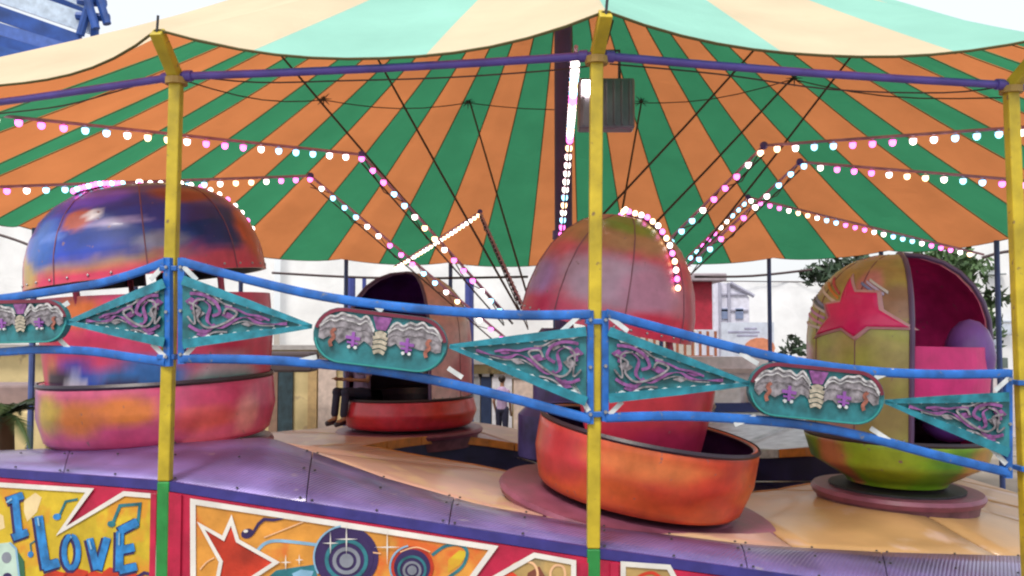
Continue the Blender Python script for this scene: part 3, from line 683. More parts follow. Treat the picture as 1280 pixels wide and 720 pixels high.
for k, v in bulbm.items():
    q = MB().ico((0, 0, 0), .034, 10, 7, 1.12); nf = len(q.f); q.lathe([(.010, .040), (.028, .034), (.044, .020), (.041, .020), (.026, .030), (.010, .036)], 12)
    me = q.mesh('bulb', 'all'); me.materials.append(v); me.materials.append(glow_dish); BME[k] = me
    for p in me.polygons[nf:]: p.material_index = 1
BMS = {}
for k in 'wpcyd':
    me = MB().ico((0, 0, 0), .020, 8, 6, 1.12).mesh('bulb', 'all'); me.materials.append(bulbm[k]); BMS[k] = me
SOC = MB().lathe([(.001, .03), (.022, .03), (.026, 0), (.02, -.012)], 8).mesh('socket'); SOC.materials.append(dark)
pat = 'wcccwpppwyywccpppw'
nbulb = 0
def arm(label, bs, el, tp, phase=0, dark_part=False, lit_tail=True, sp=.19, small=False, droop=.02, allpat=None):
    global nbulb
    o = thing('light_arm', label, 'light arm', tuple(bs), group='bent arms with bulbs reaching out from the centre')
    pts = [bs, el, tp]; rel = [p - bs for p in pts]
    up = Vector((0, 0, .045))
    MB().tube([rel[0] + up, rel[1] + up], .016, 8).build('rising_beam', arm_m, o, smooth=True)
    MB().tube([rel[1] + up, rel[2] + up], .016, 8).build('outer_beam', arm_m, o, smooth=True)
    MB().ico(tuple(rel[1] + up), .045, 10, 6).build('elbow_joint', violet, o, smooth=True)
    # lower chord with lattice
    lat = MB(); off = Vector((0, 0, -.13)); L = (rel[1] - rel[0]).length; nn = int(L / .35)
    lat.tube([rel[0] + off, rel[1] + off * .4], .010, 6)
    for q in range(nn):
        a = rel[0].lerp(rel[1], q / nn); b = rel[0].lerp(rel[1], (q + 1) / nn); lat.tube([a + (up if q % 2 else off * .8), b + (off * .8 if q % 2 else up)], .007, 4)
    lat.build('lattice_bracing', cable_m, o)
    L1 = (rel[1] - rel[0]).length; L2 = (rel[2] - rel[1]).length; n_ = int((L1 + L2) / sp)
    for k in range(n_):
        s = (k + .5) * sp
        if s < L1: p = rel[0].lerp(rel[1], s / L1); c = 'd' if dark_part else None
        else: p = rel[1].lerp(rel[2], (s - L1) / L2) - Vector((0, 0, droop * sin(pi * min(1, (s - L1) / L2)))); c = None
        if c is None: c = (allpat or pat)[(k + phase) % len(allpat or pat)]
        inst((BMS if small else BME)[c], 'bulb', o, tuple(p)); nbulb += 1
    return o
EL = [(452, 198, 10.03), (388, 224, 11.37), (600, 268, 15.0), (935, 250, 13.3), (1000, 207, 10.5), (955, 187, 9.5), (712, 176, 9.05)]
c0 = Vector((MX, MY, 0))
def hubp(px, py, y): return P(px, py, y)
arm('upper left light arm of bright bulbs sweeping across the bent yellow post', hubp(630, 394, 11.4), P(*EL[0]), P(-40, 146, 8.1), 2)
arm('lower left light arm with fine bulbs passing above the blue domed car', hubp(648, 440, 11.7), P(*EL[1]), P(-40, 240, 9.4), 5, small=False)
arm('far light arm with dark unlit bulbs rising and lit bulbs only at its tip', hubp(660, 400, 12.4), P(*EL[2]), P(493, 336, 17.6), 8, dark_part=True, sp=.13, allpat='wyywwwyw')
arm('lowest light arm on the right, ending just above the green star car', hubp(770, 415, 12.3), P(*EL[3]), P(1230, 322, 13.2), 1, sp=.145)
arm('middle light arm on the right, between the upper and the lowest', hubp(765, 425, 11.9), P(*EL[4]), P(1330, 235, 9.2), 4)
arm('uppermost light arm on the right side under the canopy', hubp(740, 400, 11.5), P(*EL[5]), P(1330, 161, 8.3), 11)
arm('light arm pointing at the viewer beside the mast, its bulbs merging into a bright bar', hubp(694, 385, 11.3), P(*EL[6]), P(720, 66, 6.4), 7, sp=.12, allpat='wwwwwyppcwyc')
MB()
# stay rods from the hub to the roof
STAR = [(345, 62), (468, 66), (587, 126), (952, 52), (1072, 60), (992, 96), (802, 126)]
stay_to = [(641, 405), (655, 400), (667, 395), (752, 270), (862, 330), (770, 330), (760, 360)]
SL = ['leftmost stay rod, starting near the hem and crossing the upper left light arm', 'second stay rod from the left, slanting down to the hub', 'steep stay rod left of the mast hanging from a star fixing', 'stay rod slanting from the violet beam down behind the middle yellow post', 'rightmost stay rod under the canopy', 'stay rod from the star fixing under the violet beam on the right', 'stay rod just right of the mast behind the floodlight box']
for s_, b_, sl_ in zip(STAR, stay_to, SL):
    p = roof_hit(*s_); q = P(*b_, 11.9)
    tag(MB().tube([p, p.lerp(q, .5) - Vector((0, 0, .02)), q], .016, 6).build('stay_rod', cable_m), sl_, 'rod', 'stay rods under the canopy')
for k, (x, y) in enumerate([(405, 122), (585, 126), (992, 96), (801, 125)]):
    p = roof_hit(x, y) - Vector((0, .03, .03)); m = MB()
    for a in range(8): m.tube([(0, 0, 0), (.13 * cos(a * pi / 4), 0, .13 * sin(a * pi / 4))], [.014, .004], 5)
    m.ico((0, -.01, 0), .03, 8, 5)
    o = tag(m.build('star_knot', dark), ['leftmost dark knotted star fixing against the striped roof', 'dark star fixing on a green stripe left of the mast', 'dark star fixing on the roof below the violet beam on the right', 'dark star fixing on the roof just right of the spotlight box'][k], 'roof fixing'); o.location = p
for k, (a, b) in enumerate([((405, 122), (585, 126)), ((585, 126), (800, 126)), ((800, 126), (990, 96)), ((990, 96), (1250, 118)), ((405, 122), (230, 96))]):
    p, q = roof_hit(*a) - Vector((0, .04, .05)), roof_hit(*b) - Vector((0, .04, .05))
    tag(MB().tube([p.lerp(q, t / 6) - Vector((0, 0, .12 * sin(pi * t / 6))) for t in range(7)], .009, 5).build('roof_cable', cable_m), ['cable between the two star fixings left of the mast', 'cable crossing behind the mast between two star fixings', 'cable between the two star fixings right of the mast', 'rightmost roof cable running toward the right edge', 'leftmost roof cable running toward the bent yellow post'][k], 'cable', 'cables strung under the canopy roof')
# wire loops hanging near the ring beam
for k, (L, lab) in enumerate([(((228, 94), (320, 103), (430, 101), (560, 97), (690, 88), (742, 82)), 'thin wire sagging under the violet beam between left and middle posts'), (((0, 142), (80, 132), (150, 113), (214, 94)), 'thin wire sagging under the violet beam at the far left'), (((762, 80), (900, 93), (1040, 112), (1180, 116), (1256, 108)), 'thin wire sagging under the violet beam between middle and right posts')]):
    i = [1, 0, 2][k]; plw = Plane(i, -.05)
    tag(MB().tube([tuple(plw.pt(x, y) + plw.o) for x, y in smoothL(L, 4)], .005, 5).build('hanging_wire', cable_m), lab, 'wire')
# spotlight box near the arm tip
sb = thing('spotlight_box', 'ribbed metal floodlight box hanging under the canopy behind the middle post', 'floodlight', tuple(P(757, 132, 6.3)))
sm_ = mat('grey_violet_metal', (.20, .19, .26), .35, .6, var=.3, scale=4)
MB().box((0, 0, 0), (.40, .16, .36)).build('housing', sm_, sb, bevel=.015)
for k in range(7): MB().box((-.165 + k * .055, -.09, 0), (.012, .025, .32)).build('cooling_fin', sm_, sb)
MB().tube([(-.1, 0, .18), (-.1, 0, .40), (.1, 0, .40), (.1, 0, .18)], .012, 6).build('bracket', dark, sb)
lampm = emit('lamp_warm', (1, .85, .7), 12)
MB().box((-.13, -.115, .10), (.09, .02, .10)).build('lamp_lens', lampm, sb)
MB().tube([(-.1, 0, .40), (0, -.1, .42), (.05, -.05, .60), (0, .3, .75)], .007, 5).build('hanger_cable', cable_m, sb)
tag(MB().ico(tuple(P(742, 88, 5.6)), .022, 10, 6).build('small_lamp', lampm, smooth=True), 'small bare lamp glowing by the top of the middle yellow post', 'lamp')

# ================================================================ CARS
def fb(x, y, z=0, s=1): return noise.fractal(Vector((x * s, y * s, z)), 1.0, 2.0, 4)
def lerp3(a, b, t): return tuple(a[i] * (1 - t) + b[i] * t for i in range(3))
def paint_fn(basec, alt, blobs, seed=0):
    """u azimuth in degrees (0 = towards local -Y), v height 0..1"""
    def f(u, v, p):
        t = max(0, min(1, .5 + 1.1 * fb(p.x * 1.3 + seed, p.z * 2.2, p.y * 1.3 + seed)))
        c = lerp3(basec, alt, t * t * (3 - 2 * t))
        for (bu, bv, ru, rv, cc, hard) in blobs:
            du = (u - bu + 180) % 360 - 180
            wob = .22 * fb(u * .05 + seed, v * 5, seed)
            dd = sqrt((du / ru) ** 2 + ((v - bv) / rv) ** 2) + wob
            k = max(0, min(1, (1 - dd) / (1 - hard) + .5)); k = k * k * (3 - 2 * k)
            c = lerp3(c, cc, k)
        return c
    return f
paint_m = mat('airbrushed_fibreglass', (1, 1, 1), .32, attr='paint', var=.12, scale=9, coat=.12, bump=.12, bscale=8, spots=((.22, .12, .13), 16, .67))
def shell(name, prof, az0, az1, fn, parent, th=.03, n=72, sub=5, inner=None, sy=1.0):
    """double walled shell of revolution between azimuths (degrees, 0 = local -Y, + towards +X)"""
    P_ = []
    for i in range(len(prof) - 1):
        for q in range(sub): t = q / sub; P_.append((prof[i][0] * (1 - t) + prof[i + 1][0] * t, prof[i][1] * (1 - t) + prof[i + 1][1] * t))
    P_.append(prof[-1]); NR = len(P_); full = az1 - az0 >= 359.9
    z0, z1 = min(p[1] for p in P_), max(p[1] for p in P_)
    me_v = []; cols = []; fs = []; m = n if full else n + 1
    for lay in (0, 1):
        for i, (r_, z) in enumerate(P_):
            for k in range(m):
                u = az0 + (az1 - az0) * k / n; a = R(u - 90); rr = max(.002, r_ - lay * th); zz = z - lay * th * .5 * (1 if i > NR // 2 else 0)
                p = Vector((rr * cos(a), rr * sin(a) * sy, zz)); me_v.append(p)
                v = (z - z0) / (z1 - z0 + 1e-6); cols.append(fn(u, v, p) if lay == 0 or inner is None else inner(u, v, p))
    for lay in (0, 1):
        o = lay * NR * m
        for i in range(NR - 1):
            for k in range(n):
                k2 = (k + 1) % m; q = (o + i * m + k, o + i * m + k2, o + (i + 1) * m + k2, o + (i + 1) * m + k); fs.append(q if lay == 0 else q[::-1])
    o = NR * m
    for i in (0, NR - 1):
        for k in range(n): k2 = (k + 1) % m; fs.append((i * m + k, i * m + k + o, i * m + k2 + o, i * m + k2))
    if not full:
        for k in (0, m - 1):
            for i in range(NR - 1): fs.append((i * m + k, i * m + k + o, (i + 1) * m + k + o, (i + 1) * m + k))
    me = bpy.data.meshes.new(name); me.from_pydata([tuple(v) for v in me_v], [], fs); me.update()
    at = me.color_attributes.new('paint', 'FLOAT_COLOR', 'POINT')
    for i, c in enumerate(cols): at.data[i].color = (*[max(0, min(1, x)) for x in c], 1)
    for p in me.polygons: p.use_smooth = True
    try: me.set_sharp_from_angle(angle=R(50))
    except Exception: pass
    ob = bpy.data.objects.new(name, me); col.objects.link(ob); me.materials.append(paint_m); ob.parent = parent
    return ob
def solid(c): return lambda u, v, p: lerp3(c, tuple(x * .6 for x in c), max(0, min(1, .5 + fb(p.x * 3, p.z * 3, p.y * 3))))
paint_seam = mat('seam_grime', (.20, .07, .10), .5)
RIV = MB().ico((0, 0, 0), .010, 6, 4).mesh('rivet', 'all'); RIV.materials.append(steel)
seat_m = mat('dark_seat_vinyl', (.025, .015, .03), .4)
def car(label, loc, size, tilt, base_fn, mid_fn, hood_fn, inner_c, hood_rng, z=(0, .62, .62, 1.12, 1.28, 2.1), rb=(.80, .90, .93), rt=.92, gap=True, bulbs='w', flare=0, hood_tilt=0, mid_rng=None, dome_sy=1.0, rim_c=(.5, .3, .5), disc=.98, hood_dx=0, strips=(), pw=.85):
    o = thing('spinning_car', label, 'ride car', tuple(loc), group='spinning clam shell cars on the platform')
    o.rotation_euler = (R(tilt[0]), R(tilt[1]), -atan2(loc[0], loc[1])); o.scale = (size, size, size)
    MB().lathe([(.001, -.02), (disc, -.02), (disc + .02, -.05), (disc, -.09), (.001, -.09)], 40).build('turntable', mat('turntable_paint', (.24, .07, .12), .4, var=.2), o, smooth=True)
    MB().lathe([(.001, .0), (.55, 0), (.55, -.06)], 24).build('undercarriage', dark, o)
    MB().lathe([(disc * .97, -.08), (disc * .93, -.24), (.001, -.24)], 32).build('pivot_drum', mat('pivot_mauve', (.20, .08, .11), .5, var=.3), o, smooth=True)
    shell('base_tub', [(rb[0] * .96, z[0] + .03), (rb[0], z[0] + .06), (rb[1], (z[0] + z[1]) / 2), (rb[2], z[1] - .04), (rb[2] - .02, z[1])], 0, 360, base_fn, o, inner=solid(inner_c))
    MB().lathe([(.001, .12), (rb[0] * .9, .12)], 32).build('tub_floor', seat_m, o)
    mr = mid_rng or (60, 300)
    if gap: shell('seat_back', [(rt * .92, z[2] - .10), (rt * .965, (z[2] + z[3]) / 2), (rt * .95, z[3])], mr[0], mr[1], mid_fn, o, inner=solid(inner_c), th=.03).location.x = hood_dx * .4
    mid = (mr[0] + mr[1]) / 2
    # bench: curved cushion along the inside
    cq = min(rt, rb[2]) / .93 * .95
    bench = MB(); a0_, a1_ = R(mr[0] + 12 - 90), R(mr[1] - 12 - 90)
    bench.lathe([(r_ * cq, z_) for r_, z_ in [(.42, .42), (.45, .50), (.76, .50), (.80, .46), (.80, .30), (.42, .30), (.42, .42)]], 24, a0_, a1_, c=(hood_dx * .4, 0, 0)); bench.build('bench_seat', seat_m, o, smooth=True)
    bk = MB().lathe([(r_ * cq, z_) for r_, z_ in [(.78, .50), (.74, .56), (.77, .96), (.82, .98), (.82, .50)]], 24, a0_, a1_, c=(hood_dx * .4, 0, 0)).build('seat_cushion', seat_m, o, smooth=True)
    ho = empty('hood_frame', (0, 0, 0)); ho.parent = o; ho.rotation_euler = (0, R(hood_tilt), 0)
    zb, zt = (z[4], z[5]) if gap else (z[1] - .02, z[5])
    prof = []
    if not gap: prof = [(rb[2] - .02, zb), (rt, z[3]), (rt, z[4])]
    for k in range(0 if gap else 1, 8):
        a = pi / 2 * (k / 7.0) ** (1 if pw > .8 else .9); prof.append((max(.004, rt * cos(a) ** pw if k < 7 else .004), z[4] + (zt - z[4]) * sin(a)))
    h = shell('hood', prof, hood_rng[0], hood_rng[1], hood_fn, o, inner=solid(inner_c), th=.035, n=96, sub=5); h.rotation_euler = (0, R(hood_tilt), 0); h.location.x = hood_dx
    bpy.data.objects.remove(ho)
    # rim tube + bulbs along the opening
    HR = Matrix.Rotation(R(hood_tilt), 3, 'Y')
    for u in ((hood_rng[0], hood_rng[1]) if hood_rng[1] - hood_rng[0] < 359 else (hood_rng[0] + 1.0,)):
        a = R(u - 90); pts = [HR @ Vector((p[0] * cos(a), p[0] * sin(a), p[1])) + Vector((hood_dx, 0, 0)) for p in prof]
        MB().tube(pts, .022, 8).build('rim_tube', mat('rim_dark', (.12, .07, .16), .35), o, smooth=True)
        if bulbs:
            P2 = resamp(pts, 15)
            for k in range(1, 15): inst(BMS[bulbs[k % len(bulbs)]], 'bulb', o, tuple(P2[k] * 1.03))
    for u in ((hood_rng[0] + 8), (hood_rng[0] * .5 + hood_rng[1] * .5 - 38), (hood_rng[0] * .5 + hood_rng[1] * .5 + 38), (hood_rng[1] - 8)) if gap else ():
        a = R(u - 90); p0 = Vector((.86 * rt * cos(a) + hood_dx * .4, .86 * rt * sin(a), z[2])); p1 = HR @ Vector((.9 * rt * cos(a), .9 * rt * sin(a), z[4] + .06)) + Vector((hood_dx, 0, 0)); MB().tube([p0, p1], .024, 8).build('hood_strut', mat('strut_red', (.35, .03, .07), .4), o, smooth=True)
    for (u, k0, k1, bb_) in strips:
        a = R(u - 90); pts = [HR @ Vector((p[0] * cos(a) * 1.015, p[0] * sin(a) * 1.015, p[1] + .01)) + Vector((hood_dx, 0, 0)) for p in prof]; pts = resamp(pts, 40)[int(40 * k0):int(40 * k1) + 1]
        MB().tube(pts, .012, 6).build('bulb_channel', mat('rim_dark', (.12, .07, .16), .35), o, smooth=True)
        for k, q in enumerate(resamp(pts, 13)): inst(BMS[bb_[k % len(bb_)]], 'bulb', o, tuple(q * 1.012))
    for u in [hood_rng[0] + (hood_rng[1] - hood_rng[0]) * q / 8 for q in range(1, 8)]:
        a = R(u - 90); pts = [HR @ Vector((p[0] * cos(a) * 1.003, p[0] * sin(a) * 1.003, p[1])) + Vector((hood_dx, 0, 0)) for p in prof]
        MB().tube(resamp(pts, 24)[:23], .0045, 5).build('moulded_rib', paint_seam, o, smooth=True)
    nr_ = 34
    for q in range(nr_):
        a = R(hood_rng[0] + (hood_rng[1] - hood_rng[0]) * (q + .5) / nr_ - 90); p = prof[0]
        inst(RIV, 'rivet', o, tuple(HR @ Vector((p[0] * 1.0 * cos(a), p[0] * 1.0 * sin(a), p[1] + .035)) + Vector((hood_dx, 0, 0))), (0, 0, 0))
    MB().lathe([(rb[2] - .005, z[1] - .035), (rb[2] + .010, z[1] - .015), (rb[2] - .005, z[1] + .006)], 64).build('shadow_gap_strip', seat_m, o, smooth=True)  # dark strip round the tub rim, coloured to read as a shadow gap
    op = R((hood_rng[1] + hood_rng[0] + 360) / 2 - 90)
    bar = [(.72 * cos(op + s) * 1.0, .72 * sin(op + s), .72 + .06 * cos(s * 1.2)) for s in [x * .2 for x in range(-5, 6)]]
    MB().tube(bar, .02, 8).build('lap_bar', steel, o, smooth=True)
    return o
PINK = (.62, .06, .16); RED = (.55, .03, .05); ORG = (.70, .20, .04); YEL = (.55, .38, .06); BLU = (.02, .06, .42); LBL = (.10, .20, .60); PUR = (.16, .05, .30); LIL = (.45, .28, .45); GRN = (.10, .32, .03); DRK = (.02, .015, .05); OLV = (.30, .26, .06); WHT = (.75, .72, .74); MAG = (.62, .02, .16)
# left car
base_L = paint_fn(PINK, (.60, .10, .22), [(-40, .5, 14, .26, ORG, .1), (-60, .55, 12, .3, YEL, .1), (-15, .6, 14, .22, ORG, .1), (20, .4, 18, .2, (.68, .10, .10), .1), (-80, .6, 10, .4, (.35, .12, .35), .2), (45, .4, 8, .3, (.75, .3, .3), .1)], 3)
mid_L = paint_fn((.58, .03, .08), (.62, .06, .16), [(-42, .85, 14, .16, (.66, .16, .04), .2), (-45, .0, 26, .35, BLU, .4), (-10, .1, 25, .28, (.03, .15, .45), .4), (-62, .1, 8, .3, (.55, .2, .08), .4), (35, .1, 22, .25, (.45, .35, .4), .3), (-58, .16, 12, .13, (.03, .02, .05), .6), (-44, .14, 8, .08, (.6, .6, .68), .6), (-20, .14, 10, .08, (.04, .02, .04), .5), (30, .12, 20, .08, (.03, .25, .22), .5)], 9)  # dark blobs low on the band paint in the shade of its gaps
hood_L = paint_fn((.64, .03, .10), (.60, .07, .13), [(-30, .20, 45, .10, (.42, .24, .09), .3), (-66, .36, 11, .42, (.50, .32, .05), .4), (-32, .56, 50, .38, (.015, .05, .46), .6), (12, .60, 58, .40, (.012, .04, .26), .5), (42, .46, 22, .26, (.01, .02, .16), .5), (-54, .42, 11, .28, (.02, .10, .42), .4), (-34, .84, 26, .12, (.12, .07, .55), .4), (8, .32, 13, .08, (.22, .22, .32), .3), (-34, .60, 9, .10, (.40, .10, .07), .6), (-25, .63, 4, .05, WHT, .5), (-12, .53, 15, .04, (.30, .26, .5), .3), (30, .80, 24, .1, (.22, .05, .04), .4), (-48, .45, 8, .05, LBL, .3), (5, .93, 60, .05, (.04, .05, .26), .3), (66, .40, 14, .26, (.58, .10, .05), .4)], 5)
car('left ride car with blue painted dome and pink base behind the bent yellow post', P(202, 549, 7.0), .98, (0, -2.5), base_L, mid_L, hood_L, (.03, .02, .04), (-176, 176), z=(0, .50, .50, 1.14, 1.28, 2.03), rb=(.84, .89, .88), rt=.90, bulbs='wpw', hood_tilt=-4.5, disc=.85, hood_dx=.05, pw=.62, strips=((100, .25, 1.0, 'wpw'), (-58, .62, .92, 'pcp')), mid_rng=(-112, 118))
# centre car
base_C = paint_fn((.58, .05, .02), (.66, .12, .03), [(-50, .6, 25, .4, (.50, .04, .05), .1), (0, .7, 30, .15, (.70, .18, .05), .1), (40, .5, 20, .2, (.62, .05, .02), .1)], 13)
hood_C = paint_fn((.58, .05, .10), (.50, .12, .17), [(0, .40, 46, .22, (.42, .26, .36), .25), (25, .35, 20, .20, (.46, .18, .28), .2), (-60, .30, 20, .22, (.30, .18, .42), .25), (-50, .05, 30, .14, (.48, .03, .10), .2), (0, .82, 90, .16, (.42, .20, .10), .2), (10, .90, 40, .08, (.22, .25, .04), .3), (40, .1, 30, .12, (.66, .02, .07), .3)], 21)
car('red and orange ride car behind the middle yellow post, tilted down to the right', P(796, 622, 6.55), .95, (2, 10), base_C, paint_fn(RED, (.4, .02, .08), [], 4), hood_C, (.05, .01, .06), (-168, 192), z=(0, .55, .55, 1.06, 1.26, 2.13), rb=(.78, .84, .84), rt=.67, bulbs='pyw', hood_tilt=2, mid_rng=(-25, 170), hood_dx=-.50, disc=1.05, strips=((48, .30, 1.0, 'ypw'),))
# right car
base_R = paint_fn((.22, .45, .02), (.36, .38, .05), [(-5, .35, 22, .5, (.30, .42, .02), .35), (-45, .5, 12, .6, (.50, .18, .08), .4), (40, .6, 18, .3, (.10, .28, .02), .2), (60, .5, 15, .4, (.50, .26, .05), .2), (-70, .4, 12, .4, (.08, .2, .02), .2)], 31)
hood_R = paint_fn((.42, .50, .06), (.44, .38, .14), [(-10, .16, 13, .13, (.22, .40, .01), .3), (-10, .16, 22, .20, (.30, .24, .08), .1), (-40, .12, 18, .14, (.42, .22, .22), .3), (-25, .88, 40, .1, (.42, .28, .10), .2), (-20, .80, 10, .1, (.60, .22, .22), .4), (-75, .15, 14, .3, (.45, .25, .10), .3), (-80, .40, 20, .10, (.60, .42, .62), .4), (0, .72, 18, .1, (.35, .20, .12), .2)], 37)
def inner_R(u, v, p): return (MAG if v < .85 else (.12, .12, .14)) if True else MAG
rcar = car('green ride car on the right with a big pink star on its shell', P(1120, 606, 7.55), .98, (0, 1.5), base_R, base_R, hood_R, (.80, .04, .26), (-258, 8), z=(0, .45, .6, 1.15, 1.28, 1.99), rb=(.42, .70, .76), rt=.745, gap=False, bulbs=None, mid_rng=(-250, 0), disc=.68)
# far left car
base_F = paint_fn((.58, .02, .03), (.6, .04, .08), [(40, .6, 30, .4, (.65, .05, .03), .2)], 41)
hood_F = paint_fn((.78, .42, .42), (.82, .62, .62), [(80, .2, 40, .3, (.6, .12, .15), .2)], 47)
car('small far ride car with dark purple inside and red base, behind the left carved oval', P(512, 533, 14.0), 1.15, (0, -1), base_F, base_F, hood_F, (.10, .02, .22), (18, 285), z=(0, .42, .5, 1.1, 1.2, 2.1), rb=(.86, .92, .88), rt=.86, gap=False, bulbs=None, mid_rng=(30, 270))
# star and stripes on the right car's shell
def on_shell(L, r_, th, name, mtl, par, cz):
    """outline given in (azimuth deg, height m) wrapped on the shell"""
    m = MB(); c = (sum(p[0] for p in L) / len(L), sum(p[1] for p in L) / len(L)); 
    def w_(u, z, k): 
        a = R(u - 90); rr = r_
        if z > cz: t = min(.98, (z - cz) / (1.99 - cz)); rr = r_ * cos(math.asin(t)) ** .85
        return Vector(((rr + k) * cos(a), (rr + k) * sin(a), z + (k * .7 if z > cz + .3 else 0)))
    # subdivide fan
    n = len(L); NS = 6; rings = []
    Ld = []
    for i in range(n):
        for q in range(4): t = q / 4; Ld.append((L[i][0] * (1 - t) + L[(i + 1) % n][0] * t, L[i][1] * (1 - t) + L[(i + 1) % n][1] * t))
    n = len(Ld)
    for s in range(NS + 1):
        k = s / NS
        for p in Ld: m.v.append(tuple(w_(c[0] + (p[0] - c[0]) * k, c[1] + (p[1] - c[1]) * k, th)))
    for s in range(NS):
        for i in range(n): m.f.append((s * n + i, s * n + (i + 1) % n, (s + 1) * n + (i + 1) % n, (s + 1) * n + i))
    o = NS * n; b = len(m.v)
    for p in Ld: m.v.append(tuple(w_(p[0], p[1], .0)))
    for i in range(n): m.f.append((o + i, o + (i + 1) % n, b + (i + 1) % n, b + i))
    return m.build(name, mtl, par, smooth='all')
cz = 1.28
star_m = mat('star_magenta', (.75, .012, .15), .35, coat=.3, var=.1); outl = mat('star_pale_outline', (.62, .35, .38), .4)
def shp(pts, cx_, cy_):           # photograph pixel offsets to azimuth/height on the shell
    out = []
    for x, y in pts:
        X = (x - 1129) / (146.5 * .745); z = (602 - y) / 146.8 - .02; out.append((math.degrees(math.asin(max(-.99, min(.99, X)))), z))
    return out
S1 = shp([(1063, 343), (1077, 361), (1104, 362), (1108, 380), (1141, 400), (1096, 400), (1082, 412), (1068, 402), (1038, 412), (1052, 390), (1044, 374), (1062, 371)], 0, 0)
cS = (sum(p[0] for p in S1) / len(S1), sum(p[1] for p in S1) / len(S1))
on_shell([(cS[0] + (u - cS[0]) * 1.16, cS[1] + (v - cS[1]) * 1.18) for u, v in S1], .745, .012, 'star_outline', outl, rcar, cz)
on_shell(S1, .745, .022, 'painted_star', star_m, rcar, cz)
cols_ = [((.7, .25, .05), (1030, 346, 1056, 366)), ((.7, .6, .55), (1026, 352, 1054, 371)), ((.55, .08, .10), (1033, 340, 1056, 361)), ((.25, .3, .55), (1022, 362, 1050, 380)), ((.7, .7, .75), (1021, 368, 1049, 385)), ((.10, .15, .22), (1021, 365, 1050, 382)), ((.6, .3, .65), (1018, 377, 1045, 391)), ((.7, .3, .5), (1017, 385, 1043, 398)), ((.7, .68, .72), (1020, 396, 1044, 404)), ((.55, .5, .75), (1086, 346, 1112, 362)), ((.7, .7, .7), (1090, 344, 1117, 360)), ((.2, .25, .5), (1080, 348, 1104, 362))]
for c_, (x0, y0, x1, y1) in cols_:
    S = shp([(x0, y0 - 1.6), (x1, y1 - 1.6), (x1, y1 + 1.6), (x0, y0 + 1.6)], 0, 0)
    on_shell(S, .745, .006 + .002 * (cols_.index((c_, (x0, y0, x1, y1))) % 3), 'paint_stripe', mat('stripe_%d' % cols_.index((c_, (x0, y0, x1, y1))), c_, .4, bump=0), rcar, cz)
# arcs
MB().lathe([(.70, 0), (.72, .3), (.70, .56)], 14, R(-80), R(-10)).build('inner_panel', mat('inner_magenta', (.72, .03, .22), .45), rcar).location = (0, 0, .65)
pc = MB(); pc.ico((.40, -.28, .62), .24, 14, 8, .8); pc.build('purple_cushion', mat('purple_vinyl', (.17, .06, .36), .35), rcar, smooth=True)
pc = MB(); pc.ico((.55, -.10, 1.12), .20, 14, 8, 1.6); pc.build('purple_headrest', mat('dark_violet_vinyl', (.20, .08, .36), .35), rcar, smooth=True)

# ================================================================ PEOPLE
def person(name_lab, loc, rz, joints, edges, cloth_parts, scale=1.0):
    pass
def skin_body(name, nodes, edges, m, parent, root=0, sub=2):
    me = bpy.data.meshes.new(name); me.from_pydata([n[0] for n in nodes], edges, []); o = bpy.data.objects.new(name, me); col.objects.link(o); o.parent = parent
    me.materials.append(m); sk_ = o.modifiers.new('skin', 'SKIN'); sk_.use_smooth_shade = True; s = o.modifiers.new('sub', 'SUBSURF'); s.levels = sub; s.render_levels = sub
    lay = me.skin_vertices[0] if me.skin_vertices else None
    if lay is None:
        bpy.context.view_layer.objects.active = o; lay = me.skin_vertices.verify() if hasattr(me.skin_vertices, 'verify') else None
    if lay:
        for i, nd in enumerate(nodes): lay.data[i].radius = nd[1] if isinstance(nd[1], tuple) else (nd[1], nd[1])
        for i in range(len(nodes)): lay.data[i].use_root = (i == root)
    return o
skin_m = mat('skin', (.38, .20, .12), .5, var=.06); hair_m = mat('dark_hair', (.02, .012, .01), .6, var=.3, scale=40)
def body_mesh(name, segs, m, parent):
    """continuous body as metaball-like union: remeshed set of tapered tubes"""
    b = MB()
    for pts, rs in segs: b.tube(pts, rs, 10)
    for (c, r_) in [(p, r_) for pts, rs in segs for p, r_ in zip(pts, rs)]: b.ico(tuple(c), r_ * .99, 10, 7)
    o = b.build(name, m, parent, smooth='all'); rm = o.modifiers.new('remesh', 'REMESH'); rm.mode = 'VOXEL'; rm.voxel_size = .012; rm.use_smooth_shade = True
    s = o.modifiers.new('smooth', 'SMOOTH'); s.iterations = 6; s.factor = .5
    return o
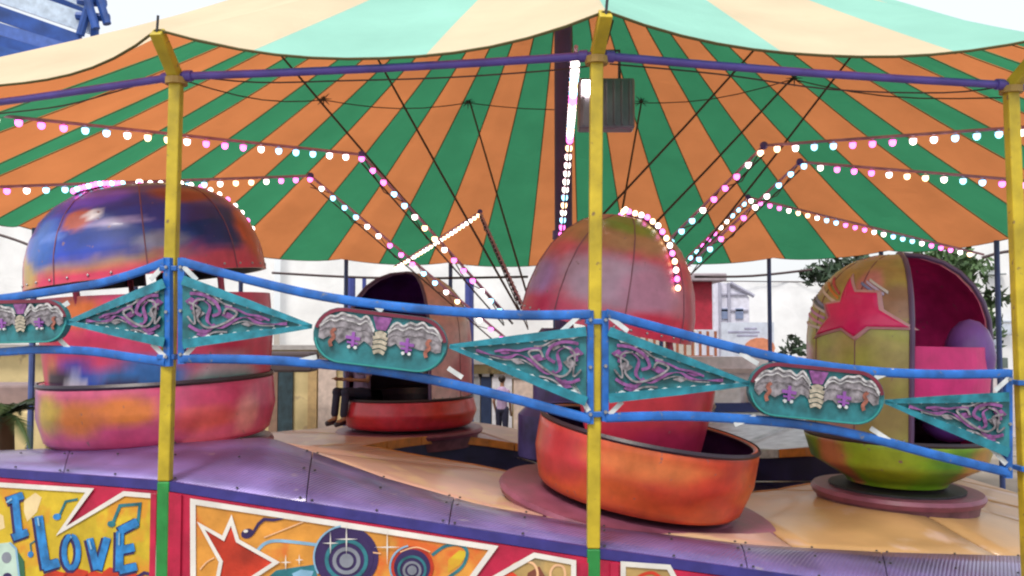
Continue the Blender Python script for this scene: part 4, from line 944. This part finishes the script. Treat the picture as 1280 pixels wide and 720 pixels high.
def make_person(label, loc, rz, sitting, top, trousers, sc_=1.0):
    o = thing('person', label, 'person', tuple(loc), rz); o.scale = (sc_,) * 3
    if sitting: hip = .12; T = 0
    else: hip = .88; T = 0
    sh = hip + .50; hd = sh + .27
    segs = [([(0, 0, hip), (0, .01, hip + .22), (0, .01, sh - .05), (0, 0, sh + .03), (0, -.01, hd - .06), (0, -.015, hd), (0, -.01, hd + .07)], [.135, .125, .15, .06, .055, .082, .085])]
    for s in (-1, 1):
        if sitting:
            segs.append(([(s * .09, 0, hip), (s * .11, -.42, hip + .04), (s * .11, -.46, hip - .38), (s * .11, -.58, hip - .42)], [.095, .065, .045, .035]))
            arm_ = [(s * .17, 0, sh - .03), (s * .24, -.08, sh - .28), (s * .16, -.34, sh - .26), (s * .15, -.41, sh - .25)]
        else:
            segs.append(([(s * .085, 0, hip), (s * .10, -.02 * s, .47), (s * .10, .03, .08), (s * .10, -.12, .04)], [.095, .062, .042, .038]))
            arm_ = [(s * .17, 0, sh - .03), (s * .23, .02, sh - .30), (s * .21, -.08, sh - .54), (s * .205, -.12, sh - .61)]
        segs.append((arm_, [.055, .042, .030, .034]))
        hx = Vector(arm_[-1]); dd = (hx - Vector(arm_[-2])).normalized()
        for f in range(4): q = hx + Vector(((f - 1.5) * .018, 0, 0)); segs.append(([q, q + dd * (.05 + .008 * (f in (1, 2))), q + dd * .075 + Vector((0, -.01, -.012))], [.013, .011, .009]))
        segs.append(([hx - Vector((s * .02, 0, 0)), hx + dd * .03 - Vector((s * .045, .01, 0))], [.013, .010]))
    body_mesh('body', segs, skin_m, o)
    h = MB(); h.ico((0, .015, hd + .045), .098, 14, 9, 1.08); h.build('hair', hair_m, o, smooth='all').scale = (1, 1, 1)
    fa = MB(); fa.ico((-.03, -.095, hd + .005), .009, 8, 5); fa.ico((.03, -.095, hd + .005), .009, 8, 5); fa.build('eyes', hair_m, o)
    MB().tube([(0, -.092, hd), (0, -.112, hd - .03), (0, -.095, hd - .038)], [.008, .014, .008], 8).build('nose', skin_m, o, smooth=True)
    t = [([(0, 0, hip + .02), (0, .01, hip + .22), (0, .01, sh - .05), (0, 0, sh + .01)], [.150, .140, .165, .08])]
    for s in (-1, 1): t.append(([(s * .15, 0, sh - .03), (s * (.21), -.04, sh - .18)], [.072, .066]))
    body_mesh('shirt', t, top, o)
    t = [([(0, 0, hip), (0, 0, hip + .06)], [.15, .145])]
    for s in (-1, 1):
        if sitting: t.append(([(s * .09, 0, hip), (s * .11, -.42, hip + .04), (s * .11, -.46, hip - .30)], [.108, .080, .062]))
        else: t.append(([(s * .085, 0, hip), (s * .10, -.02 * s, .47), (s * .10, .03, .12)], [.108, .080, .065]))
    body_mesh('trousers', t, trousers, o)
    sh_ = MB()
    for s in (-1, 1):
        if sitting: sh_.tube([(s * .11, -.44, hip - .42), (s * .11, -.62, hip - .45)], [.05, .04], 8)
        else: sh_.tube([(s * .10, .06, .05), (s * .10, -.15, .04)], [.05, .042], 8)
    sh_.build('shoes', seat_m, o, smooth='all')
    return o
lil = mat('lilac_cotton', (.42, .30, .48), .8); drk = mat('dark_denim', (.025, .025, .06), .8)
make_person('person in a lilac top and dark trousers standing by the far cream stall', (-.25, 22.5, 0), R(160), False, lil, drk, .96)
make_person('dark haired person in a mauve shirt riding in the far ride car', tuple(P(436, 533, 14.0) + Vector((.24, -.25, .42))), R(-40), True, mat('mauve_cotton', (.30, .22, .38), .8), drk, .95)

# ================================================================ BACKGROUND
# white tarpaulins with blue posts, cream stalls below
tarp = cloth('white_tarpaulin', (.92, .93, .94), (.92, .93, .94), (.85, .87, .9), .3)
BY = 25.0
def tarp_wall(px0, px1, py0, py1, y, label, seed=0):
    a, b = P(px0, py0, y), P(px1, py0, y); c = P(px0, py1, y); o = thing('tarpaulin_wall', label, 'tarpaulin', (a.x, y, c.z), group='white tarpaulin walls behind the ride')
    m = MB(); NX, NZ = 60, 14; H = a.z - c.z; W = b.x - a.x
    for i in range(NX + 1):
        for j in range(NZ + 1):
            x = W * i / NX; z = H * j / NZ
            dy = .09 * sin(x * 2.1 + seed) + .05 * noise.noise(Vector((x * 1.3, z * .8, seed))) + .10 * sin((x + z * .6) * 4.1) * (z / H) ** 2 * .5
            m.v.append((x, dy, z - .05 * sin(x * 3.0) * (j == NZ)))
    for i in range(NX):
        for j in range(NZ): q = i * (NZ + 1) + j; m.f.append((q, q + NZ + 1, q + NZ + 2, q + 1))
    m.build('tarpaulin_sheet', tarp, o, smooth='all')
    MB().tube([(-.1, -.12, H + .02), (W / 2, -.12, H - .04), (W + .1, -.12, H + .02)], .02, 6).build('top_wire', cable_m, o)
    return o
tarp_wall(-260, 345, 250, 442, BY, 'white tarpaulin wall behind the blue domed car', 1)
tarp_wall(350, 585, 300, 446, BY + .4, 'white tarpaulin wall behind the left carved oval', 2)
tarp_wall(590, 790, 310, 452, BY, 'white tarpaulin wall behind the centre mast', 3)
tarp_wall(868, 1340, 352, 470, 33, 'white tarpaulin wall far behind the billboard and the green star car', 4)
for k, (x, lab) in enumerate(((437, 'blue post in front of the white tarpaulin left of the far ride car'), (586, 'blue post in front of the white tarpaulin behind the sloping light arms'), (452, 'second thinner blue post beside the far ride car'))):
    p = P(x, 560, 21.5); tag(MB().tube([(0, 0, 0), (0, 0, EZ + 1.25)], .11 if k < 2 else .05, 8).build('tarpaulin_post', mat('blue_violet_post', (.05, .07, .30), .5)), lab, 'post').location = (p.x, 21.5 + .1 * k, 0)
# dark wire along the hem line
for k, (L, y, lab) in enumerate([([(-20, 288), (20, 300), (60, 316)], 18, 'dark wire hanging below the canopy hem at the far left'), ([(340, 341), (430, 346), (520, 348), (660, 346)], 19.5, 'dark wire along the far canopy hem left of the mast'), ([(868, 346), (940, 345), (1015, 337)], 19.5, 'dark wire along the far canopy hem over the white sky'), ([(1228, 322), (1255, 315), (1290, 312)], 16, 'dark wire below the canopy hem at the right edge')]):
    tag(MB().tube([tuple(P(x, py, y)) for x, py in smoothL(L, 4)], .028, 5).build('hem_wire', cable_m), lab, 'wire')
creamw = mat('cream_wall_paint', (.62, .50, .26), .8, var=.2, scale=1.2, bump=.3, bscale=20, spots=((.45, .34, .20), 2.5, .6))
creamp = mat('pale_pink_wall', (.62, .50, .44), .8, var=.15)
def stall(px0, px1, pytop, y, label, panels):
    a, b = P(px0, pytop, y), P(px1, pytop, y); W = b.x - a.x; H = a.z
    o = thing('stall_wall', label, 'stall', ((a.x + b.x) / 2, y, 0), group='low cream stalls behind the ride')
    MB().box((0, .25, H / 2), (W, .3, H)).build('wall', creamw, o)
    MB().box((0, .02, H + .06), (W + .1, .5, .12)).build('wall_cap', mat('grey_cap', (.35, .33, .32), .7), o)
    for p0, p1, pt, mt, nm in panels:
        x0, x1 = P(p0, pt, y).x - o.location.x, P(p1, pt, y).x - o.location.x; z1 = P(p0, pt, y).z
        MB().box(((x0 + x1) / 2, .06, z1 / 2), (x1 - x0, .08, z1)).build(nm, mt, o)
        MB().box(((x0 + x1) / 2, .01, z1 + .02), (x1 - x0 + .12, .06, .07)).build('lintel', mat('grey_cap', (.35, .33, .32), .7), o)
dteal = mat('dark_teal_door', (.02, .045, .06), .5, var=.3); greyd = mat('grey_door', (.28, .28, .30), .5); browns = mat('brown_band', (.22, .13, .09), .6); whd = mat('white_door', (.68, .68, .74), .5); ochre = mat('ochre_panel', (.50, .34, .16), .7); dbl = mat('dark_blue_door', (.015, .03, .08), .5)
stall(-330, 225, 436, 23.6, 'cream stall wall behind the palm at the left', [(-200, -120, 452, dteal, 'doorway'), (60, 110, 455, greyd, 'door')])
stall(228, 470, 437, 23.6, 'cream stall with a dark teal doorway behind the left carved oval', [(348, 366, 448, dteal, 'doorway'), (385, 396, 446, ochre, 'ochre_panel'), (398, 420, 446, creamp, 'pink_panel'), (336, 347, 455, browns, 'brown_panel')])
stall(474, 800, 455, 23.6, 'cream stall with dark blue doorway where the person stands', [(601, 614, 470, dbl, 'doorway'), (588, 600, 470, greyd, 'door'), (615, 640, 470, whd, 'door'), (642, 672, 472, creamp, 'pink_panel')])
# brown awning shape over the doorway
tag(MB().box((0, 0, 0), (1.2, .8, .5)).build('food_cart', mat('dark_brown_canvas', (.06, .04, .045), .7), bevel=.06), 'dark covered cart by the teal doorway', 'cart').location = P(364, 452, 22.4)
tag(MB().box((0, 0, 0), (1.9, .9, .42)).build('mauve_crate', mat('mauve_crate_paint', (.24, .17, .17), .7), bevel=.04), 'mauve grey chest lying behind the palm at the left edge', 'chest').location = P(10, 495, 15)
tag(MB().box((0, 0, -.6), (1.7, .7, 1.2)).build('cream_block', creamw, bevel=.03), 'cream block below the chest at the left edge', 'block').location = P(8, 512, 14.6)
# right: booth, white house, billboard
bo = thing('red_booth', 'red awning booth with lattice front behind the centre car', 'booth', (P(835, 560, 22).x, 22, 0))
redb = mat('booth_red', (.42, .02, .05), .6, var=.15); lat_m = mat('booth_lattice', (.35, .12, .06), .6)
H1 = P(835, 412, 22).z; H0 = P(835, 352, 22).z
MB().box((-.1, .8, (H1 + H0) / 2), (2.5, 1.4, H0 - H1)).build('red_upper', redb, bo)
MB().box((0, .7, H0 + .10), (2.9, 1.8, .2)).build('grey_roof', mat('booth_roof_grey', (.35, .30, .34), .5), bo, bevel=.03)
for k in range(14): MB().box((-1.25 + k * .19, .1, H1 - .35), (.06, .06, .62)).build('baluster', lat_m, bo)
MB().box((-.1, .1, H1 - .68), (2.5, .1, .08)).build('lower_rail', lat_m, bo)
MB().box((-.1, .8, (H1 - .72) / 2), (2.5, 1.3, H1 - .72)).build('counter', mat('booth_cream', (.62, .52, .48), .6), bo)
MB().box((-.1, .13, .9), (2.5, .04, .25)).build('orange_band', lat_m, bo)
wh = thing('white_house', 'washed out white house with sloping gable to the right of the red booth', 'house', (P(915, 560, 30).x, 30, 0))
wpm = mat('house_white', (.66, .66, .78), .7, var=.12)
zt = P(890, 352, 30).z
x0, x1, x2 = P(888, 0, 30).x - wh.location.x, P(905, 0, 30).x - wh.location.x, P(932, 0, 30).x - wh.location.x
MB().prism([(x0, 0, 0), (x2, 0, 0), (x2, 0, P(0, 372, 30).z), (x1 + .3, 0, zt - .1), (x0, 0, zt)], (0, -1, 0), 3.0).build('wall', wpm, wh)
MB().tube([(x1 + .1, -.05, zt - .05), (x2 + .15, -.05, P(0, 371, 30).z + .02)], .07, 6).build('gable_edge', mat('gable_grey', (.35, .35, .45), .6), wh)
for zz in (360, 380, 398, 416): MB().box(((x0 + x2) / 2 + .1, -.03, P(0, zz + 8, 30).z), (x2 - x0 - .3, .05, .06)).build('string_course', mat('gable_grey', (.35, .35, .45), .6), wh)
for q in (0, 1): MB().box((x2 - .35 - q * .5, -.03, P(0, 392, 30).z), (.26, .05, .35)).build('window', mat('gable_glass', (.2, .25, .4), .2), wh)
for q in (0, 1): MB().box((x0 + .2 + q * .3, -.06, (zt) / 2), (.08, .1, zt * .98)).build('drain_pipe', mat('gable_grey', (.35, .35, .45), .6), wh)
bb = thing('billboard', 'pale blue billboard with an orange picture, standing before the white sky', 'billboard', (P(936, 560, 26).x, 26, 0))
bw = P(968, 0, 26).x - P(904, 0, 26).x; bz0, bz1 = P(0, 446, 26).z, P(0, 403, 26).z
MB().box((0, 0, (bz0 + bz1) / 2), (bw, .12, bz1 - bz0)).build('board', mat('board_pale', (.58, .64, .76), .5, var=.1), bb)
for q in (-.35, .35): MB().box((bw * q, .1, bz0 / 2), (.12, .12, bz0)).build('leg', steel, bb)
MB().lathe([(.001, 0), (.30, 0), (.30, .02), (.001, .02)], 14, sx=1.5).build('orange_picture', mat('board_orange', (.65, .25, .14), .5), bb).matrix_local = Matrix.Translation((bw * .22, -.065, bz0 + .26)) @ Matrix.Rotation(pi / 2, 4, 'X')
for q, (ww, zz) in enumerate(((.75, .72), (.5, .62), (.3, .82))): MB().box((-.12 + q * .1, -.066, bz0 + (bz1 - bz0) * zz), (bw * ww * .8, .012, .05)).build('faded_stroke', mat('board_grey', (.35, .35, .50), .5), bb)
lw = thing('low_wall', 'washed out white parapet wall below the billboard', 'wall', (P(930, 560, 20).x, 20, 0))
za = P(0, 446, 20).z
MB().box((0, .2, za / 2), (4.6, .3, za)).build('wall', mat('parapet_white', (.72, .66, .70), .7, var=.12), lw)
MB().box((0, .0, za * .86), (4.6, .12, .10)).build('ledge', mat('ledge_pink', (.55, .45, .45), .7), lw)
for k in range(4): MB().box((-1.4 + k * .95, .0, za * .60), (.75, .1, .42)).build('wall_panel', mat('panel_white', (.80, .78, .82), .6), lw)
MB().box((.3, -.02, P(0, 509, 20).z), (1.9, .1, .20)).build('blue_stripe', mat('stripe_navy', (.03, .05, .20), .5), lw)
MB().box((.3, -.06, P(0, 517, 20).z), (2.0, .16, .06)).build('white_shelf', white_p, lw)
op = P(852, 545, 15.5)
o_ = thing('orange_pole', 'thin orange pole with a cross piece standing behind the centre car', 'pole', (op.x, 15.5 + 1.3, 0))
opm = mat('orange_pole_paint', (.60, .22, .05), .5)
MB().tube([(0, 0, 0), (0, 0, P(0, 332, 16.8).z)], .045, 8).build('pole', opm, o_); MB().tube([(-.16, 0, P(0, 488, 16.8).z), (.14, 0, P(0, 488, 16.8).z)], .03, 6).build('cross_piece', opm, o_)

# leafy things
leaf_m = mat('leaf_green', (.055, .11, .035), .6, var=.6, scale=1.2, bump=0); leaf_d = mat('leaf_dark', (.03, .06, .03), .6, var=.6, scale=1.4, bump=0); bark = mat('bark', (.12, .08, .05), .9, bump=.6)
def tree(label, px, pytop, pybot, y, rad, seed):
    rnd = random.Random(seed); p = P(px, pybot, y); zt_ = P(px, pytop, y).z; zb_ = p.z
    o = thing('leafy_tree', label, 'tree', (p.x, y, 0), group='leafy trees behind the green star car')
    t = MB(); t.tube([(0, 0, 0), (.06, 0, zb_ * .6), (-.05, .05, zb_ + .3), (0, 0, zt_ - .5)], [.16, .13, .10, .03], 9)
    for k in range(9):
        a = rnd.random() * 2 * pi; z0_ = zb_ * .55 + rnd.random() * (zt_ - zb_) * .8; t.tube([(0, 0, z0_), (rad * .45 * cos(a), rad * .45 * sin(a), z0_ + .5), (rad * .85 * cos(a), rad * .85 * sin(a), z0_ + .9)], [.06, .035, .012], 6)
    t.build('trunk', bark, o, smooth=True)
    m = MB(); clumps = [(Vector((rnd.gauss(0, 1) * rad * .5, rnd.gauss(0, 1) * rad * .4, zb_ * .7 + (zt_ - zb_ * .7) * rnd.random() ** .8 - .15)), .28 + .3 * rnd.random()) for _ in range(42)]
    for c, cr in clumps:
        for _ in range(85):
            dv = Vector((rnd.gauss(0, 1), rnd.gauss(0, 1), rnd.gauss(0, .8))).normalized() * cr * rnd.random() ** .4; q = c + dv; s = .05 + .05 * rnd.random()
            if q.z > zt_ + .1: continue
            a = Vector((rnd.gauss(0, 1), rnd.gauss(0, 1), rnd.gauss(0, 1))).normalized(); b = a.cross(Vector((rnd.gauss(0, 1), rnd.gauss(0, 1), rnd.gauss(0, 1)))).normalized()
            m.add([q - a * s * 1.6, q + b * s * .6, q + a * s * 1.6, q - b * s * .6], [(0, 1, 2, 3)])
    m.build('crown', leaf_d if seed % 2 else leaf_m, o)
tree('dark leafy tree showing left of and above the green star car', 1072, 318, 470, 21, .85, 3)
tree('dark leafy tree showing above the purple seats of the green star car', 1182, 312, 470, 20, .85, 4)
def cycad(label, loc, R_, n_, seed):
    rnd = random.Random(seed); o = thing('palm_plant', label, 'palm', tuple(loc))
    H = loc[2]; o.location = (loc[0], loc[1], 0)
    MB().tube([(0, 0, 0), (.02, 0, H * .5), (0, 0, H)], [.14, .11, .09], 10).build('trunk', bark, o, smooth=True)
    for k in range(n_):
        a = 2 * pi * k / n_ + rnd.random() * .3; el = .15 + .9 * rnd.random(); m = MB(); pts = []
        for q in range(9):
            t = q / 8; pts.append(Vector((cos(a) * R_ * t * cos(el * .6), sin(a) * R_ * t * cos(el * .6), H + R_ * (t * sin(el) - .75 * t * t))))
        m.tube(pts, [.012 * (1 - .7 * q / 8) for q in range(9)], 5)
        side = Vector((-sin(a), cos(a), 0))
        for q in range(1, 33):
            t = q / 33; i = min(7, int(t * 8)); p = pts[i].lerp(pts[i + 1], t * 8 - i); dr = (pts[i + 1] - pts[i]).normalized(); L = .24 * sin(pi * (t * .85 + .12)) * R_
            for s in (-1, 1):
                e = p + (side * s + dr * .7 + Vector((0, 0, -.25))).normalized() * L; m.add([p - dr * .016, p + dr * .016, e], [(0, 1, 2)])
        m.build('frond', leaf_m if k % 3 else leaf_d, o)
pp = P(6, 520, 9.6); cycad('dark green palm with feathery fronds at the left edge behind the deck', (pp.x, 9.6, pp.z), .75, 16, 5)
# right edge: pale stall
we = thing('white_stall', 'overexposed white stall with grey goods at the right edge', 'stall', (P(1290, 560, 24).x, 24, 0))
MB().box((.3, .4, P(0, 300, 24).z / 2 + .2), (3.6, .3, P(0, 300, 24).z)).build('white_sheet', tarp, we)
for k, (x, y_, w_, h_, c_) in enumerate([(1246, 334, .3, .08, (.3, .33, .35)), (1250, 342, .5, .05, (.35, .38, .4)), (1262, 402, .9, .05, (.4, .45, .55)), (1244, 432, .4, .4, (.35, .4, .5)), (1262, 412, .3, .3, (.5, .55, .65)), (1248, 454, .7, .28, (.10, .13, .12)), (1240, 388, .25, .2, (.5, .6, .35))]):
    p = P(x, y_, 23.9); MB().box((p.x - we.location.x, .1 + .01 * k, p.z), (w_, .2, h_)).build('shelf_goods', mat('goods_%d' % k, c_, .6), we, bevel=.02)
MB().box((.0, .0, P(0, 470, 23.8).z / 2), (3.2, .5, P(0, 470, 23.8).z)).build('counter', mat('counter_pale', (.55, .50, .52), .6), we)

# blue and white structure in the top left corner
bs = thing('blue_ride_frame', 'blue and white slatted ride structure rising behind the canopy at top left', 'ride', (P(30, 60, 24).x, 24, 0))
bl = mat('structure_blue', (.02, .08, .34), .5, var=.3, scale=2); bwh = mat('structure_white', (.55, .66, .80), .5, var=.15)
def plank(a, b, wpx, mt, y, nm):
    A, B = P(*a, y), P(*b, y + 1.2); k = wpx * y / FPX / 2
    MB().prism([A + Vector((0, 0, k)) - bs.location, B + Vector((0, 0, k)) - bs.location, B - Vector((0, 0, k)) - bs.location, A - Vector((0, 0, k)) - bs.location], (0, -1, 0), .12).build(nm, mt, bs)
plank((-60, -30), (112, 30), 26, bwh, 24.0, 'white_slat'); plank((-60, -70), (112, 3), 20, bwh, 24.05, 'white_slat')
plank((-60, -50), (108, 16), 16, bl, 24.5, 'blue_slat'); plank((-60, -4), (100, 52), 20, bl, 23.8, 'blue_slat')
plank((-60, 18), (92, 64), 16, mat('structure_blue_pale', (.08, .16, .50), .5), 23.6, 'blue_slat'); plank((-60, 34), (80, 74), 14, bl, 23.4, 'blue_slat'); plank((-60, 50), (70, 84), 18, mat('structure_blue_mid', (.03, .10, .38), .5), 23.2, 'blue_slat'); plank((-60, -95), (110, -12), 20, bl, 24.6, 'blue_slat')
plank((-60, 70), (60, 100), 20, bl, 23.0, 'blue_slat')
for k, (a, b) in enumerate(((( 104, -20), (120, 36)), ((116, -10), (100, 44)), ((118, -20), (134, 30)), ((96, 20), (136, 22)), ((98, 2), (132, 4)))):
    MB().tube([P(*a, 24.8 + .1 * k) - bs.location, P(*b, 24.8 + .1 * k) - bs.location], .12, 8).build('lattice_tube', bl, bs, smooth=True)
for x in (-50, 60, 118):
    q = P(x, 60, 25.2); MB().tube([(q.x - bs.location.x, 1.2, 0), (q.x - bs.location.x, 1.2, q.z if x < 100 else q.z + 1)], .12, 8).build('leg', bl, bs)
